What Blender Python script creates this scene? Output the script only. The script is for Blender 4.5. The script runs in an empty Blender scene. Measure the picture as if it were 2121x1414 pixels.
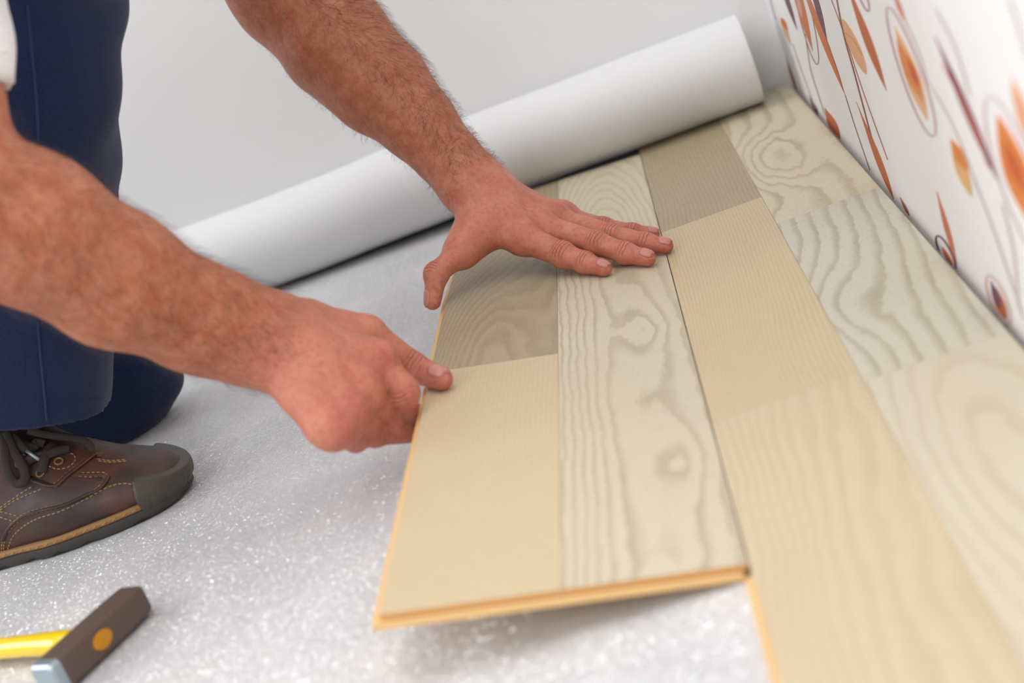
import bpy, bmesh, math, random
import numpy as np
from mathutils import Vector, Matrix

sc = bpy.context.scene
col = sc.collection
random.seed(7)
rng = np.random.default_rng(7)

# ------------------------------------------------------------------ camera
FPX = 3200.0
YAW, PITCH, ROLL = 0.14213, 0.29762, 0.3813
ZT = 0.0105                      # top of the laid planks
ZU = 0.0025                      # top of the foam underlay
CAM = np.array([0.03137, 0.0, 0.3732 + ZT])


def cam_rows():
    cy, sy = math.cos(YAW), math.sin(YAW)
    f = np.array([-sy * math.cos(PITCH), cy * math.cos(PITCH), -math.sin(PITCH)])
    r = np.array([cy, sy, 0.0])
    d = np.cross(f, r)
    cr, sr = math.cos(ROLL), math.sin(ROLL)
    return np.array([cr * r + sr * d, -sr * r + cr * d, f])


RC = cam_rows()
cd = bpy.data.cameras.new('camera')
cam = bpy.data.objects.new('camera', cd)
col.objects.link(cam)
M = Matrix.Identity(4)
for i in range(3):
    M[i][0] = RC[0][i]
    M[i][1] = -RC[1][i]
    M[i][2] = -RC[2][i]
    M[i][3] = CAM[i]
cam.matrix_world = M
cd.sensor_width = 36.0
cd.lens = FPX / 2121.0 * 36.0
cd.clip_start = 0.05
cd.dof.use_dof = True
cd.dof.focus_distance = 1.30
cd.dof.aperture_fstop = 4.6
sc.camera = cam

# ------------------------------------------------------------------ world, light, exposure
wd = bpy.data.worlds.new('overcast_sky')
sc.world = wd
wd.use_nodes = True
bg = wd.node_tree.nodes['Background']
bg.inputs[0].default_value = (0.93, 0.96, 1.0, 1)
bg.inputs[1].default_value = 0.35


def area(name, loc, target, sx, sy, power, colr=(1, 1, 1)):
    l = bpy.data.lights.new(name, 'AREA')
    l.shape = 'RECTANGLE'
    l.size, l.size_y = sx, sy
    l.energy = power
    l.color = colr
    o = bpy.data.objects.new(name, l)
    col.objects.link(o)
    o.location = loc
    o.rotation_euler = (Vector(target) - Vector(loc)).to_track_quat('-Z', 'Y').to_euler()
    return o


area('window_daylight', (-1.2, -1.45, 1.75), (-0.1, 1.3, 0.2), 1.8, 1.4, 30, (0.97, 0.98, 1.0))
area('side_window_daylight', (-2.9, 0.95, 1.45), (-0.1, 1.35, 0.3), 1.5, 1.4, 46, (0.97, 0.98, 1.0))
area('ceiling_lamp_light', (-0.5, 0.75, 2.45), (-0.5, 0.95, 0.0), 1.5, 1.5, 14, (1.0, 0.97, 0.93))

sc.view_settings.view_transform = 'Standard'
sc.view_settings.look = 'None'
sc.view_settings.exposure = 0.04
sc.view_settings.gamma = 1.0
sc.view_settings.use_curve_mapping = False


# ------------------------------------------------------------------ helpers: points
def ray(px, py):
    return np.array([(px - 1060.5) / FPX, (py - 707.0) / FPX, 1.0]) @ RC


def at(px, py, Y):
    d = ray(px, py)
    return CAM + d * (Y - CAM[1]) / d[1]


def at_z(px, py, z):
    d = ray(px, py)
    return CAM + d * (z - CAM[2]) / d[2]


def at_x(px, py, x):
    d = ray(px, py)
    return CAM + d * (x - CAM[0]) / d[0]


# ------------------------------------------------------------------ helpers: objects
def link(o, parent=None):
    col.objects.link(o)
    if parent is not None:
        o.parent = parent
    return o


def mesh_obj(name, verts, faces, mats, parent=None, smooth=True, uvs=None, fmat=None):
    me = bpy.data.meshes.new(name)
    me.from_pydata([tuple(v) for v in verts], [], [tuple(int(i) for i in f) for f in faces])
    if not isinstance(mats, (list, tuple)):
        mats = [mats]
    for m in mats:
        me.materials.append(m)
    if fmat is not None:
        me.polygons.foreach_set('material_index', np.asarray(fmat, dtype=np.int32))
    if uvs is not None:
        ul = me.uv_layers.new(name='uv')
        li = np.empty(len(me.loops), dtype=np.int32)
        me.loops.foreach_get('vertex_index', li)
        ul.data.foreach_set('uv', np.asarray(uvs, dtype=np.float32)[li].ravel())
    if smooth:
        me.polygons.foreach_set('use_smooth', np.ones(len(me.polygons), dtype=bool))
    me.update()
    return link(bpy.data.objects.new(name, me), parent)


def empty(name, loc=(0, 0, 0)):
    # the things are modelled in world coordinates: their parts hang from the Empty with the inverse offset
    o = bpy.data.objects.new(name, None)
    o.empty_display_size = 0.05
    col.objects.link(o)
    o.location = loc
    return o


def adopt(o, parent):
    o.parent = parent
    o.matrix_parent_inverse = Matrix.Translation(parent.location).inverted() if parent.parent is None else Matrix.Identity(4)
    return o


def tag(o, label=None, cat=None, kind=None, group=None):
    if label:
        o['label'] = label
    if cat:
        o['category'] = cat
    if kind:
        o['kind'] = kind
    if group:
        o['group'] = group
    return o


def box(name, lo, hi, mat, parent=None, bevel=0.0):
    bm = bmesh.new()
    bmesh.ops.create_cube(bm, size=1)
    for v in bm.verts:
        v.co = Vector([lo[i] + (v.co[i] + .5) * (hi[i] - lo[i]) for i in range(3)])
    if bevel:
        bmesh.ops.bevel(bm, geom=bm.edges[:], offset=bevel, segments=2, affect='EDGES', profile=0.5)
    me = bpy.data.meshes.new(name)
    bm.to_mesh(me)
    bm.free()
    me.materials.append(mat)
    return link(bpy.data.objects.new(name, me), parent)


def tube_geo(pts, rad, n=8, flat=None, caps=True, up=(0.13, 0.2, 1)):
    """verts, faces of a tube along pts; flat = (w, h) factors for a ribbon-like section"""
    P = np.array(pts, float)
    k = len(P)
    R = np.full(k, rad) if np.isscalar(rad) else np.array(rad, float)
    T = np.gradient(P, axis=0)
    T /= np.linalg.norm(T, axis=1)[:, None] + 1e-12
    upv = np.array(up, float)
    V = []
    for i in range(k):
        s = np.cross(upv, T[i])
        if np.linalg.norm(s) < 1e-4:
            s = np.cross([1, 0, 0], T[i])
        s /= np.linalg.norm(s)
        u = np.cross(T[i], s)
        fw, fh = flat if flat else (1, 1)
        for j in range(n):
            a = 2 * math.pi * j / n
            V.append(P[i] + R[i] * (math.cos(a) * fw * s + math.sin(a) * fh * u))
    F = []
    for i in range(k - 1):
        for j in range(n):
            F.append((i * n + j, i * n + (j + 1) % n, (i + 1) * n + (j + 1) % n, (i + 1) * n + j))
    if caps:
        F.append(tuple(range(n - 1, -1, -1)))
        F.append(tuple(range((k - 1) * n, k * n)))
    return V, F


def join_geo(geos):
    V, F = [], []
    for v, f in geos:
        o = len(V)
        V.extend(v)
        F.extend([tuple(i + o for i in q) for q in f])
    return V, F


def catmull(pts, n=6):
    P = [np.array(p, float) for p in pts]
    P = [2 * P[0] - P[1]] + P + [2 * P[-1] - P[-2]]
    out = []
    for i in range(1, len(P) - 2):
        a, b, c, d = P[i - 1], P[i], P[i + 1], P[i + 2]
        for t in np.linspace(0, 1, n, endpoint=False):
            out.append(0.5 * (2 * b + (c - a) * t + (2 * a - 5 * b + 4 * c - d) * t * t + (3 * b - a - 3 * c + d) * t ** 3))
    out.append(P[-2])
    return np.array(out)


# ------------------------------------------------------------------ helpers: materials
class N:
    def __init__(s, name):
        s.m = bpy.data.materials.new(name)
        s.m.use_nodes = True
        s.t = s.m.node_tree
        s.b = s.t.nodes['Principled BSDF']
        s.out = s.t.nodes['Material Output']

    def n(s, typ, **kw):
        nd = s.t.nodes.new(typ)
        for k, v in kw.items():
            setattr(nd, k, v)
        return nd

    def l(s, a, b):
        s.t.links.new(a, b)

    def v(s, sock, val):
        if hasattr(val, 'is_output'):
            s.l(val, sock)
        else:
            sock.default_value = val

    def math(s, op, a, b=0.0, c=None, clamp=False):
        nd = s.n('ShaderNodeMath', operation=op, use_clamp=clamp)
        s.v(nd.inputs[0], a)
        s.v(nd.inputs[1], b)
        if c is not None:
            s.v(nd.inputs[2], c)
        return nd.outputs[0]

    def mix(s, fac, a, b):
        nd = s.n('ShaderNodeMix', data_type='RGBA')
        s.v(nd.inputs[0], fac)
        s.v(nd.inputs[6], a)
        s.v(nd.inputs[7], b)
        return nd.outputs[2]

    def noise(s, vec, scale, detail=3, rough=0.5, dist=0.0):
        nd = s.n('ShaderNodeTexNoise')
        if vec is not None:
            s.l(vec, nd.inputs['Vector'])
        nd.inputs['Scale'].default_value = scale
        nd.inputs['Detail'].default_value = detail
        nd.inputs['Roughness'].default_value = rough
        nd.inputs['Distortion'].default_value = dist
        return nd.outputs[0]

    def coord(s, which='Object'):
        return s.n('ShaderNodeTexCoord').outputs[which]

    def mapping(s, vec, scale=(1, 1, 1), rot=(0, 0, 0), loc=(0, 0, 0)):
        nd = s.n('ShaderNodeMapping')
        s.l(vec, nd.inputs[0])
        nd.inputs['Location'].default_value = loc
        nd.inputs['Rotation'].default_value = rot
        nd.inputs['Scale'].default_value = scale
        return nd.outputs[0]

    def ramp(s, fac, stops):
        nd = s.n('ShaderNodeValToRGB')
        cr = nd.color_ramp
        while len(cr.elements) < len(stops):
            cr.elements.new(0.5)
        for e, (p, c) in zip(cr.elements, stops):
            e.position = p
            e.color = (*c, 1) if len(c) == 3 else c
        s.v(nd.inputs[0], fac)
        return nd.outputs[0]

    def sstep(s, x, a, b):
        nd = s.n('ShaderNodeMapRange', interpolation_type='SMOOTHSTEP')
        s.v(nd.inputs[0], x)
        nd.inputs[1].default_value = a
        nd.inputs[2].default_value = b
        return nd.outputs[0]

    def bump(s, height, strength=0.3, dist=0.001, chain=None):
        nd = s.n('ShaderNodeBump')
        nd.inputs['Strength'].default_value = strength
        nd.inputs['Distance'].default_value = dist
        s.l(height, nd.inputs['Height'])
        if chain is not None:
            s.l(chain, nd.inputs['Normal'])
        return nd.outputs[0]

    def set(s, **kw):
        for k, val in kw.items():
            s.v(s.b.inputs[k.replace('_', ' ')], val)
        return s.m


def srgb(r, g, b):
    f = lambda c: (c / 255 / 12.92) if c / 255 <= 0.04045 else ((c / 255 + 0.055) / 1.055) ** 2.4
    return (f(r), f(g), f(b), 1.0)


def plain(name, colr, rough=0.5, metal=0.0, bump=None, spec=0.5):
    m = N(name)
    m.set(Base_Color=colr, Roughness=rough, Metallic=metal)
    m.b.inputs['Specular IOR Level'].default_value = spec
    c = m.coord()
    if bump:
        m.set(Normal=m.bump(m.noise(c, bump[0], 4), bump[1], bump[2]))
    nz = m.noise(c, 60, 3)
    dark = tuple(x * 0.93 for x in colr[:3]) + (1,)
    m.set(Base_Color=m.mix(nz, dark, colr))
    return m.m


# ------------------------------------------------------------------ materials
def mat_underlay():
    m = N('white_foam_underlay')
    c = m.coord()
    big = m.noise(c, 9, 3)
    base = m.mix(m.sstep(big, 0.35, 0.7), srgb(205, 205, 208), srgb(219, 218, 217))
    vo = m.n('ShaderNodeTexVoronoi')
    m.l(c, vo.inputs['Vector'])
    vo.inputs['Scale'].default_value = 950
    # every closed cell of the foam is a little facet with its own tilt
    nm = m.n('ShaderNodeMix', data_type='RGBA')
    nm.inputs[0].default_value = 0.75
    nm.inputs[6].default_value = (0.5, 0.5, 1, 1)
    m.l(vo.outputs['Color'], nm.inputs[7])
    sep = m.n('ShaderNodeSeparateColor')
    m.l(vo.outputs['Color'], sep.inputs[0])
    cmb = m.n('ShaderNodeCombineColor')
    m.l(m.math('MULTIPLY_ADD', sep.outputs[0], 0.9, 0.05), cmb.inputs[0])
    m.l(m.math('MULTIPLY_ADD', sep.outputs[1], 0.9, 0.05), cmb.inputs[1])
    cmb.inputs[2].default_value = 0.95
    nmap = m.n('ShaderNodeNormalMap')
    nmap.space = 'OBJECT'
    m.l(cmb.outputs[0], nmap.inputs['Color'])
    gl = m.n('ShaderNodeBsdfGlossy')
    gl.inputs['Roughness'].default_value = 0.15
    gl.inputs['Color'].default_value = (1, 1, 1, 1)
    m.l(nmap.outputs[0], gl.inputs['Normal'])
    mp = m.mapping(c, (60, 3, 1))
    ribs = m.noise(mp, 1.0, 3)
    fine = m.noise(c, 420, 2)
    h = m.math('ADD', m.math('MULTIPLY', ribs, 1.0), m.math('MULTIPLY', fine, 0.35))
    m.set(Base_Color=base, Roughness=0.42, Normal=m.bump(h, 0.6, 0.0022))
    m.b.inputs['Specular IOR Level'].default_value = 0.45
    ms = m.n('ShaderNodeMixShader')
    ms.inputs[0].default_value = 0.17
    m.l(m.b.outputs[0], ms.inputs[1])
    m.l(gl.outputs[0], ms.inputs[2])
    m.l(ms.outputs[0], m.out.inputs[0])
    return m.m


def mat_roll():
    m = N('white_foam_roll')
    c = m.coord()
    m.set(Base_Color=srgb(228, 228, 229), Roughness=0.55,
          Normal=m.bump(m.noise(m.mapping(c, (30, 200, 200)), 1.0, 4), 0.25, 0.0012))
    m.b.inputs['Specular IOR Level'].default_value = 0.3
    m.b.inputs['Subsurface Weight'].default_value = 0.1
    m.b.inputs['Subsurface Scale'].default_value = 0.004
    return m.m


def mat_wall(name, c1, c2, rough=0.75):
    m = N(name)
    c = m.coord()
    m.set(Base_Color=m.mix(m.noise(c, 5, 4), c1, c2), Roughness=rough,
          Normal=m.bump(m.noise(c, 350, 3), 0.12, 0.0006))
    m.b.inputs['Specular IOR Level'].default_value = 0.25
    return m.m


def wood(name, base, dark, mode, kx=0.0, ky=0.0, knots=(), contrast=0.6, ragged=1.0, fine=0.25, off=0.0, freqn=9.0, namp=0.8, warp=1.0):
    """ash-print laminate: growth rings are contour lines of a smooth field h(x, y), x across and y along, metres"""
    m = N(name)
    uvn = m.n('ShaderNodeUVMap')
    uvn.uv_map = 'uv'
    uv = uvn.outputs[0]
    sp = m.n('ShaderNodeSeparateXYZ')
    m.l(uv, sp.inputs[0])
    x, y = sp.outputs[0], sp.outputs[1]
    h = m.math('ADD', m.math('MULTIPLY', x, kx), m.math('MULTIPLY', y, ky))
    h = m.math('ADD', h, off)
    # the knots are drawn in slightly wandering coordinates
    wn = m.math('SUBTRACT', m.noise(m.mapping(uv, (38, 16, 1), loc=(off, 0, 0)), 1.0, 3), 0.5)
    xw = m.math('ADD', x, m.math('MULTIPLY', wn, 0.006 * warp))
    wn2 = m.math('SUBTRACT', m.noise(m.mapping(uv, (90, 10, 1), loc=(0, off, 0)), 1.0, 3), 0.5)
    yw = m.math('ADD', y, m.math('MULTIPLY', wn2, 0.028 * warp))
    for kn in knots:
        cx, cy, sx, sy, A = kn[:5]
        pw = kn[5] if len(kn) > 5 else 2.0
        a = m.math('POWER', m.math('DIVIDE', m.math('ABSOLUTE', m.math('SUBTRACT', xw, cx)), sx), pw)
        b = m.math('POWER', m.math('DIVIDE', m.math('ABSOLUTE', m.math('SUBTRACT', yw, cy)), sy), pw)
        e = m.math('EXPONENT', m.math('MULTIPLY', m.math('ADD', a, b), -1.0))
        h = m.math('ADD', h, m.math('MULTIPLY', e, A))
    mp = m.mapping(uv, (freqn * 2.2, freqn * 0.6, 1), loc=(off * 3.1, off * 1.7, 0))
    h = m.math('ADD', h, m.math('MULTIPLY', m.math('SUBTRACT', m.noise(mp, 1.0, 2, 0.45), 0.5), namp * 2))
    # ragged vessel edge of the rings
    mr = m.mapping(uv, (900, 110, 1))
    h = m.math('ADD', h, m.math('MULTIPLY', m.math('SUBTRACT', m.noise(mr, 1.0, 2), 0.5), 0.22 * ragged))
    mr2 = m.mapping(uv, (70, 45, 1))
    h = m.math('ADD', h, m.math('MULTIPLY', m.math('SUBTRACT', m.noise(mr2, 1.0, 2), 0.5), 0.35 * ragged))
    fr = m.math('FRACT', h)
    if mode == 'ring':
        line = m.math('MULTIPLY', m.sstep(fr, 0.45, 0.86), m.math('SUBTRACT', 1.0, m.sstep(fr, 0.90, 1.0)))
    else:
        line = m.math('MULTIPLY', m.sstep(fr, 0.1, 0.7), m.math('SUBTRACT', 1.0, m.sstep(fr, 0.8, 1.0)))
    line = m.math('MULTIPLY', line, m.math('MULTIPLY_ADD', m.noise(m.mapping(uv, (40, 12, 1)), 1.0, 2), 0.9, 0.35), clamp=True)
    # short dark vessels along the grain, fine cross figure
    ves = m.noise(m.mapping(uv, (1500, 70, 1)), 1.0, 2)
    ves = m.sstep(ves, 0.52, 0.72)
    crs = m.noise(m.mapping(uv, (60, 700, 1)), 1.0, 2)
    cl = m.mix(m.math('MULTIPLY', line, contrast), base, dark)
    cl = m.mix(m.math('MULTIPLY', ves, fine * 0.7), cl, dark)
    lite = tuple(min(1, v * 1.13) for v in base[:3]) + (1,)
    cl = m.mix(m.math('MULTIPLY', m.sstep(crs, 0.45, 0.75), fine * 0.6), cl, lite)
    warm = (base[0] * 1.02, base[1] * 0.93, base[2] * 0.80, 1)
    big = m.noise(m.mapping(uv, (12, 4, 1), loc=(off, 3, 0)), 1.0, 2)
    cl = m.mix(m.math('MULTIPLY', m.sstep(big, 0.45, 0.8), 0.30), cl, warm)
    m.set(Base_Color=cl, Roughness=m.math('MULTIPLY_ADD', ves, 0.12, 0.42),
          Normal=m.bump(m.math('ADD', ves, line), 0.12, 0.0003))
    m.b.inputs['Specular IOR Level'].default_value = 0.4
    return m.m


def mat_skin(name, arm, hand):
    m = N(name)
    c = m.coord()
    a_hand = m.n('ShaderNodeAttribute', attribute_name='hand').outputs['Fac']
    a_red = m.n('ShaderNodeAttribute', attribute_name='red').outputs['Fac']
    a_cu = m.n('ShaderNodeAttribute', attribute_name='crease_u').outputs['Fac']
    a_cm = m.n('ShaderNodeAttribute', attribute_name='crease_m').outputs['Fac']
    b1 = m.mix(a_hand, arm, hand)
    b2 = m.mix(m.math('MULTIPLY', a_red, 0.65, clamp=True), b1, srgb(182, 82, 72))
    mot = m.sstep(m.noise(c, 85, 5, 0.65), 0.36, 0.66)
    b3 = m.mix(m.math('MULTIPLY', mot, 0.48), b2, srgb(210, 146, 116))
    mot2 = m.sstep(m.noise(c, 260, 4, 0.6), 0.45, 0.72)
    b4 = m.mix(m.math('MULTIPLY', mot2, 0.34), b3, srgb(146, 72, 54))
    # creases over the finger joints: a few irregular lines across the finger
    nz = m.math('MULTIPLY', m.math('SUBTRACT', m.noise(c, 160, 2), 0.5), 0.0035)
    u = m.math('ADD', a_cu, nz)
    wv = m.math('COSINE', m.math('MULTIPLY', u, 2 * math.pi / 0.0030))
    wv = m.math('MULTIPLY', m.sstep(wv, 0.35, 1.0), a_cm)
    b5 = m.mix(m.math('MULTIPLY', wv, 0.4), b4, srgb(140, 66, 50))
    vo = m.n('ShaderNodeTexVoronoi', feature='DISTANCE_TO_EDGE')
    m.l(c, vo.inputs['Vector'])
    vo.inputs['Scale'].default_value = 620
    pores = m.sstep(vo.outputs['Distance'], 0.0, 0.12)
    n1 = m.bump(m.math('SUBTRACT', 1.0, wv), 0.8, 0.0009)
    n2 = m.bump(pores, 0.25, 0.00022, n1)
    n3 = m.bump(m.noise(c, 130, 5, 0.6), 0.5, 0.0016, n2)
    m.set(Base_Color=b5, Roughness=0.47, Normal=n3)
    m.b.inputs['Specular IOR Level'].default_value = 0.42
    m.b.inputs['Subsurface Weight'].default_value = 0.22
    m.b.inputs['Subsurface Radius'].default_value = (1.0, 0.35, 0.2)
    m.b.inputs['Subsurface Scale'].default_value = 0.006
    return m.m


def mat_cloth(name, c1, c2, weave=2600, rough=0.85, strength=0.3):
    m = N(name)
    c = m.coord()
    w1 = m.n('ShaderNodeTexWave', wave_type='BANDS', bands_direction='DIAGONAL')
    m.l(c, w1.inputs['Vector'])
    w1.inputs['Scale'].default_value = weave / 6.0
    w1.inputs['Distortion'].default_value = 1.5
    fib = m.noise(m.mapping(c, (1500, 1500, 260)), 1.0, 2)
    fib2 = m.noise(m.mapping(c, (300, 300, 2400)), 1.0, 2)
    f = m.math('ADD', m.math('MULTIPLY', fib, 0.5), m.math('MULTIPLY', fib2, 0.5))
    f = m.sstep(f, 0.35, 0.65)
    big = m.noise(c, 14, 3)
    base = m.mix(f, c1, c2)
    base = m.mix(m.math('MULTIPLY', m.sstep(big, 0.4, 0.75), 0.35), base, tuple(v * 1.35 for v in c2[:3]) + (1,))
    m.set(Base_Color=base, Roughness=rough, Normal=m.bump(m.math('ADD', w1.outputs['Fac'], f), strength, 0.0004))
    m.b.inputs['Sheen Weight'].default_value = 0.15
    m.b.inputs['Specular IOR Level'].default_value = 0.2
    return m.m


def mat_leather():
    m = N('worn_brown_leather')
    c = m.coord()
    n1 = m.noise(c, 22, 5, 0.6)
    cl = m.ramp(n1, [(0.3, srgb(46, 38, 36)[:3]), (0.47, srgb(66, 46, 40)[:3]), (0.58, srgb(92, 56, 42)[:3]), (0.75, srgb(112, 70, 52)[:3])])
    n2 = m.noise(c, 55, 4)
    cl = m.mix(m.math('MULTIPLY', m.sstep(n2, 0.5, 0.75), 0.35), cl, srgb(56, 52, 54))
    vo = m.n('ShaderNodeTexVoronoi', feature='DISTANCE_TO_EDGE')
    m.l(c, vo.inputs['Vector'])
    vo.inputs['Scale'].default_value = 900
    h = m.math('ADD', m.math('MULTIPLY', m.sstep(vo.outputs['Distance'], 0, 0.15), 0.3), m.noise(c, 160, 4))
    m.set(Base_Color=cl, Roughness=m.math('MULTIPLY_ADD', n2, 0.3, 0.32), Normal=m.bump(h, 0.3, 0.0008))
    return m.m


def mat_tool_yellow():
    m = N('yellow_lacquer')
    c = m.coord()
    m.set(Base_Color=m.mix(m.noise(c, 40, 3), srgb(244, 196, 0), srgb(252, 218, 20)), Roughness=0.25)
    m.b.inputs['Coat Weight'].default_value = 0.5
    return m.m


M_under = mat_underlay()
M_roll = mat_roll()
M_wallw = mat_wall('white_wall_paint', srgb(240, 240, 239), srgb(236, 236, 236))
M_paper = mat_wall('white_wallpaper', srgb(246, 246, 247), srgb(243, 243, 244), 0.6)
M_floor = mat_wall('grey_screed', srgb(150, 148, 145), srgb(170, 168, 164), 0.9)
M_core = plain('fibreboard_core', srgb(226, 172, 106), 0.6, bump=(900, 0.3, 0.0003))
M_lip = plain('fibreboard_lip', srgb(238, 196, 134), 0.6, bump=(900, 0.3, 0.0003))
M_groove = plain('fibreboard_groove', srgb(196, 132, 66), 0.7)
M_skin = mat_skin('skin', srgb(180, 103, 69), srgb(200, 121, 99))
M_nail = plain('fingernail', srgb(200, 132, 120), 0.3)
M_hair = plain('dark_hair', srgb(70, 45, 31), 0.5)
M_navy = mat_cloth('navy_work_cloth', srgb(20, 31, 58), srgb(29, 44, 78))
M_navy_thread = plain('navy_thread', srgb(26, 42, 86), 0.7)
M_shirt = mat_cloth('white_cotton', srgb(226, 222, 222), srgb(238, 236, 236), strength=0.15)
M_leather = mat_leather()
M_thread = plain('tan_thread', srgb(176, 148, 96), 0.7)
M_thread_o = plain('orange_thread', srgb(196, 124, 62), 0.7)
M_welt = plain('tan_welt', srgb(146, 112, 68), 0.6, bump=(300, 0.4, 0.0006))
M_rubber = plain('grey_rubber', srgb(74, 68, 60), 0.5, bump=(180, 0.35, 0.0008))
M_rubber_d = plain('dark_rubber', srgb(60, 56, 50), 0.6, bump=(180, 0.35, 0.0008))
M_lace = plain('brown_lace', srgb(62, 52, 48), 0.85, bump=(1200, 0.6, 0.0006))
M_steel = plain('bright_steel', srgb(168, 182, 190), 0.35, 0.6)
M_iron = plain('brown_lacquered_iron', srgb(96, 78, 66), 0.5, 0.0, bump=(260, 0.15, 0.0005))
M_yellow = mat_tool_yellow()
M_ochre = plain('ochre_wood_end', srgb(206, 138, 8), 0.6)
M_white_eye = plain('eye_white', srgb(235, 230, 225), 0.2)
M_iris = plain('iris_brown', srgb(60, 40, 26), 0.2)

# ------------------------------------------------------------------ setting
XW = 0.192          # wallpaper wall plane
YB = 1.80           # back wall plane
tag(box('floor', (-3.0, -1.5, -0.12), (XW + 0.15, YB + 0.15, 0.0), M_floor), kind='structure')
wall_r = tag(box('wall_right', (XW, -1.5, 0.0), (XW + 0.15, YB + 0.15, 2.6), M_paper), kind='structure')
tag(box('wall_back', (-3.0, YB, 0.0), (XW, YB + 0.15, 2.6), M_wallw), kind='structure')
tag(box('wall_left', (-3.15, -1.5, 0.0), (-3.0, YB + 0.15, 2.6), M_wallw), kind='structure')
tag(box('ceiling', (-3.15, -1.5, 2.6), (XW + 0.15, YB + 0.15, 2.7), M_wallw), kind='structure')

# ---- printed wallpaper motifs: flat print, thin pieces on the paper
PC = {}


def pcol(rgb):
    if rgb not in PC:
        PC[rgb] = plain('print_%d_%d_%d' % rgb, srgb(*rgb), 0.55)
    return PC[rgb]


OR, ORD, PEACH, PLUM, BROWN, RED, PINK, ROSE = (214, 120, 58), (196, 104, 56), (232, 178, 134), (112, 62, 84), (150, 84, 64), (206, 92, 48), (240, 214, 210), (170, 84, 96)
pr_layer = [0]


def on_wall(p):
    q = at_x(p[0], p[1], XW)
    return (q[1], q[2])


def print_poly(name, yz, rgb):
    """a flat printed patch: polygon in wall coordinates (y, z)"""
    pr_layer[0] += 1
    x = XW - 0.00012 - 0.000012 * pr_layer[0]
    poly = [(y, max(z, 0.0012)) for y, z in yz]
    n = len(poly)
    cy = sum(p[0] for p in poly) / n
    cz = sum(p[1] for p in poly) / n
    V = [(x, y, z) for y, z in poly] + [(XW - 0.00002, y, z) for y, z in poly]
    bm = bmesh.new()
    vs = [bm.verts.new(v) for v in V]
    top = bm.faces.new(vs[:n])
    for i in range(n):
        bm.faces.new((vs[i], vs[(i + 1) % n], vs[n + (i + 1) % n], vs[n + i]))
    bmesh.ops.recalc_face_normals(bm, faces=bm.faces[:])
    me = bpy.data.meshes.new(name)
    bm.to_mesh(me)
    bm.free()
    me.materials.append(pcol(rgb))
    o = link(bpy.data.objects.new(name, me), wall_r)
    return o


def leaf_yz(a, b, w, peak=0.5, bend=0.0, n=18, blunt=1.0):
    a, b = np.array(a, float), np.array(b, float)
    d = b - a
    L = np.linalg.norm(d)
    d /= L
    nn = np.array([-d[1], d[0]])
    L1, L2 = [], []
    for i in range(n + 1):
        t = i / n
        s = t ** (math.log(0.5) / math.log(peak))
        ww = w * math.sin(math.pi * s) ** blunt
        c = a + d * L * t + nn * bend * math.sin(math.pi * t)
        L1.append(c + nn * ww)
        L2.append(c - nn * ww)
    return L1 + L2[-2:0:-1]


def leaf_px(p0, p1, wpx, rgb, peak=0.5, bend=0.0, blunt=1.0, name='printed_leaf'):
    pts = leaf_yz(p0, p1, wpx * 0.40, peak, bend, 18, blunt)
    return print_poly(name, [on_wall(p) for p in pts], rgb)


def line_px(pts, wpx, rgb, closed=False, name='printed_line'):
    P = catmull(pts, 8) if len(pts) > 2 else np.array(pts, float)
    if closed:
        P = np.array(pts, float)
    T = np.gradient(P, axis=0)
    if closed:
        T = np.roll(P, -1, 0) - np.roll(P, 1, 0)
    T /= np.linalg.norm(T, axis=1)[:, None]
    Nn = np.stack([-T[:, 1], T[:, 0]], 1)
    pr_layer[0] += 1
    x = XW - 0.00012 - 0.000012 * pr_layer[0]
    V, F = [], []
    for p, q in zip(P, Nn):
        for s in (-1, 1):
            y, z = on_wall(p + q * s * wpx / 2)
            V.append((x, y, max(z, 0.0012)))
    k = len(P)
    for i in range(k if closed else k - 1):
        j = (i + 1) % k
        F.append((2 * i, 2 * i + 1, 2 * j + 1, 2 * j))
    return mesh_obj(name, V, F, pcol(rgb), wall_r)


def loop_px(top, bot, hw, wpx, rgb, n=44, egg=0.0):
    a, b = np.array(top, float), np.array(bot, float)
    c = (a + b) / 2
    d = (b - a) / 2
    nn = np.array([-d[1], d[0]])
    nn /= np.linalg.norm(nn)
    pts = []
    for i in range(n):
        t = 2 * math.pi * i / n
        pts.append(c - d * math.cos(t) + nn * hw * math.sin(t) * (1 + egg * math.cos(t)))
    return line_px(pts, wpx, rgb, True, 'printed_loop')


leaf_px((1610, -60), (1652, 64), 12, PLUM, 0.5)
leaf_px((1618, 36), (1640, 98), 12, PEACH, 0.35)
leaf_px((1618, 36), (1633, 66), 11, OR, 0.4)
loop_px((1640, -90), (1693, 133), 13, 1.6, BROWN)
leaf_px((1622, -120), (1684, 107), 21, OR, 0.55)
leaf_px((1648, -20), (1662, 38), 9, (222, 170, 160), 0.5)
leaf_px((1652, -60), (1752, 200), 16, OR, 0.5)
line_px([(1751, 197), (1770, 258), (1802, 352)], 1.6, BROWN)
leaf_px((1676, -50), (1714, 86), 14, PLUM, 0.45)
line_px([(1712, 82), (1733, 140), (1747, 186)], 1.3, BROWN)
line_px([(1715, -20), (1747, 66), (1790, 195), (1839, 331)], 1.5, RED)
line_px([(1730, -20), (1748, 72), (1771, 155), (1806, 287)], 2.6, BROWN)
leaf_px((1745, 38), (1795, 154), 27, PEACH, 0.52, blunt=0.6)
line_px([(1747, 66), (1768, 82), (1787, 115)], 1.4, OR)
leaf_px((1752, -40), (1837, 189), 20, ORD, 0.55)
loop_px((1770, -60), (1799, 23), 8, 2.0, ROSE)
leaf_px((1774, 210), (1852, 414), 15, ORD, 0.62)
leaf_px((1708, 222), (1741, 292), 22, ORD, 0.55)
leaf_px((1676, 198), (1696, 240), 9, PLUM, 0.6)
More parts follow.
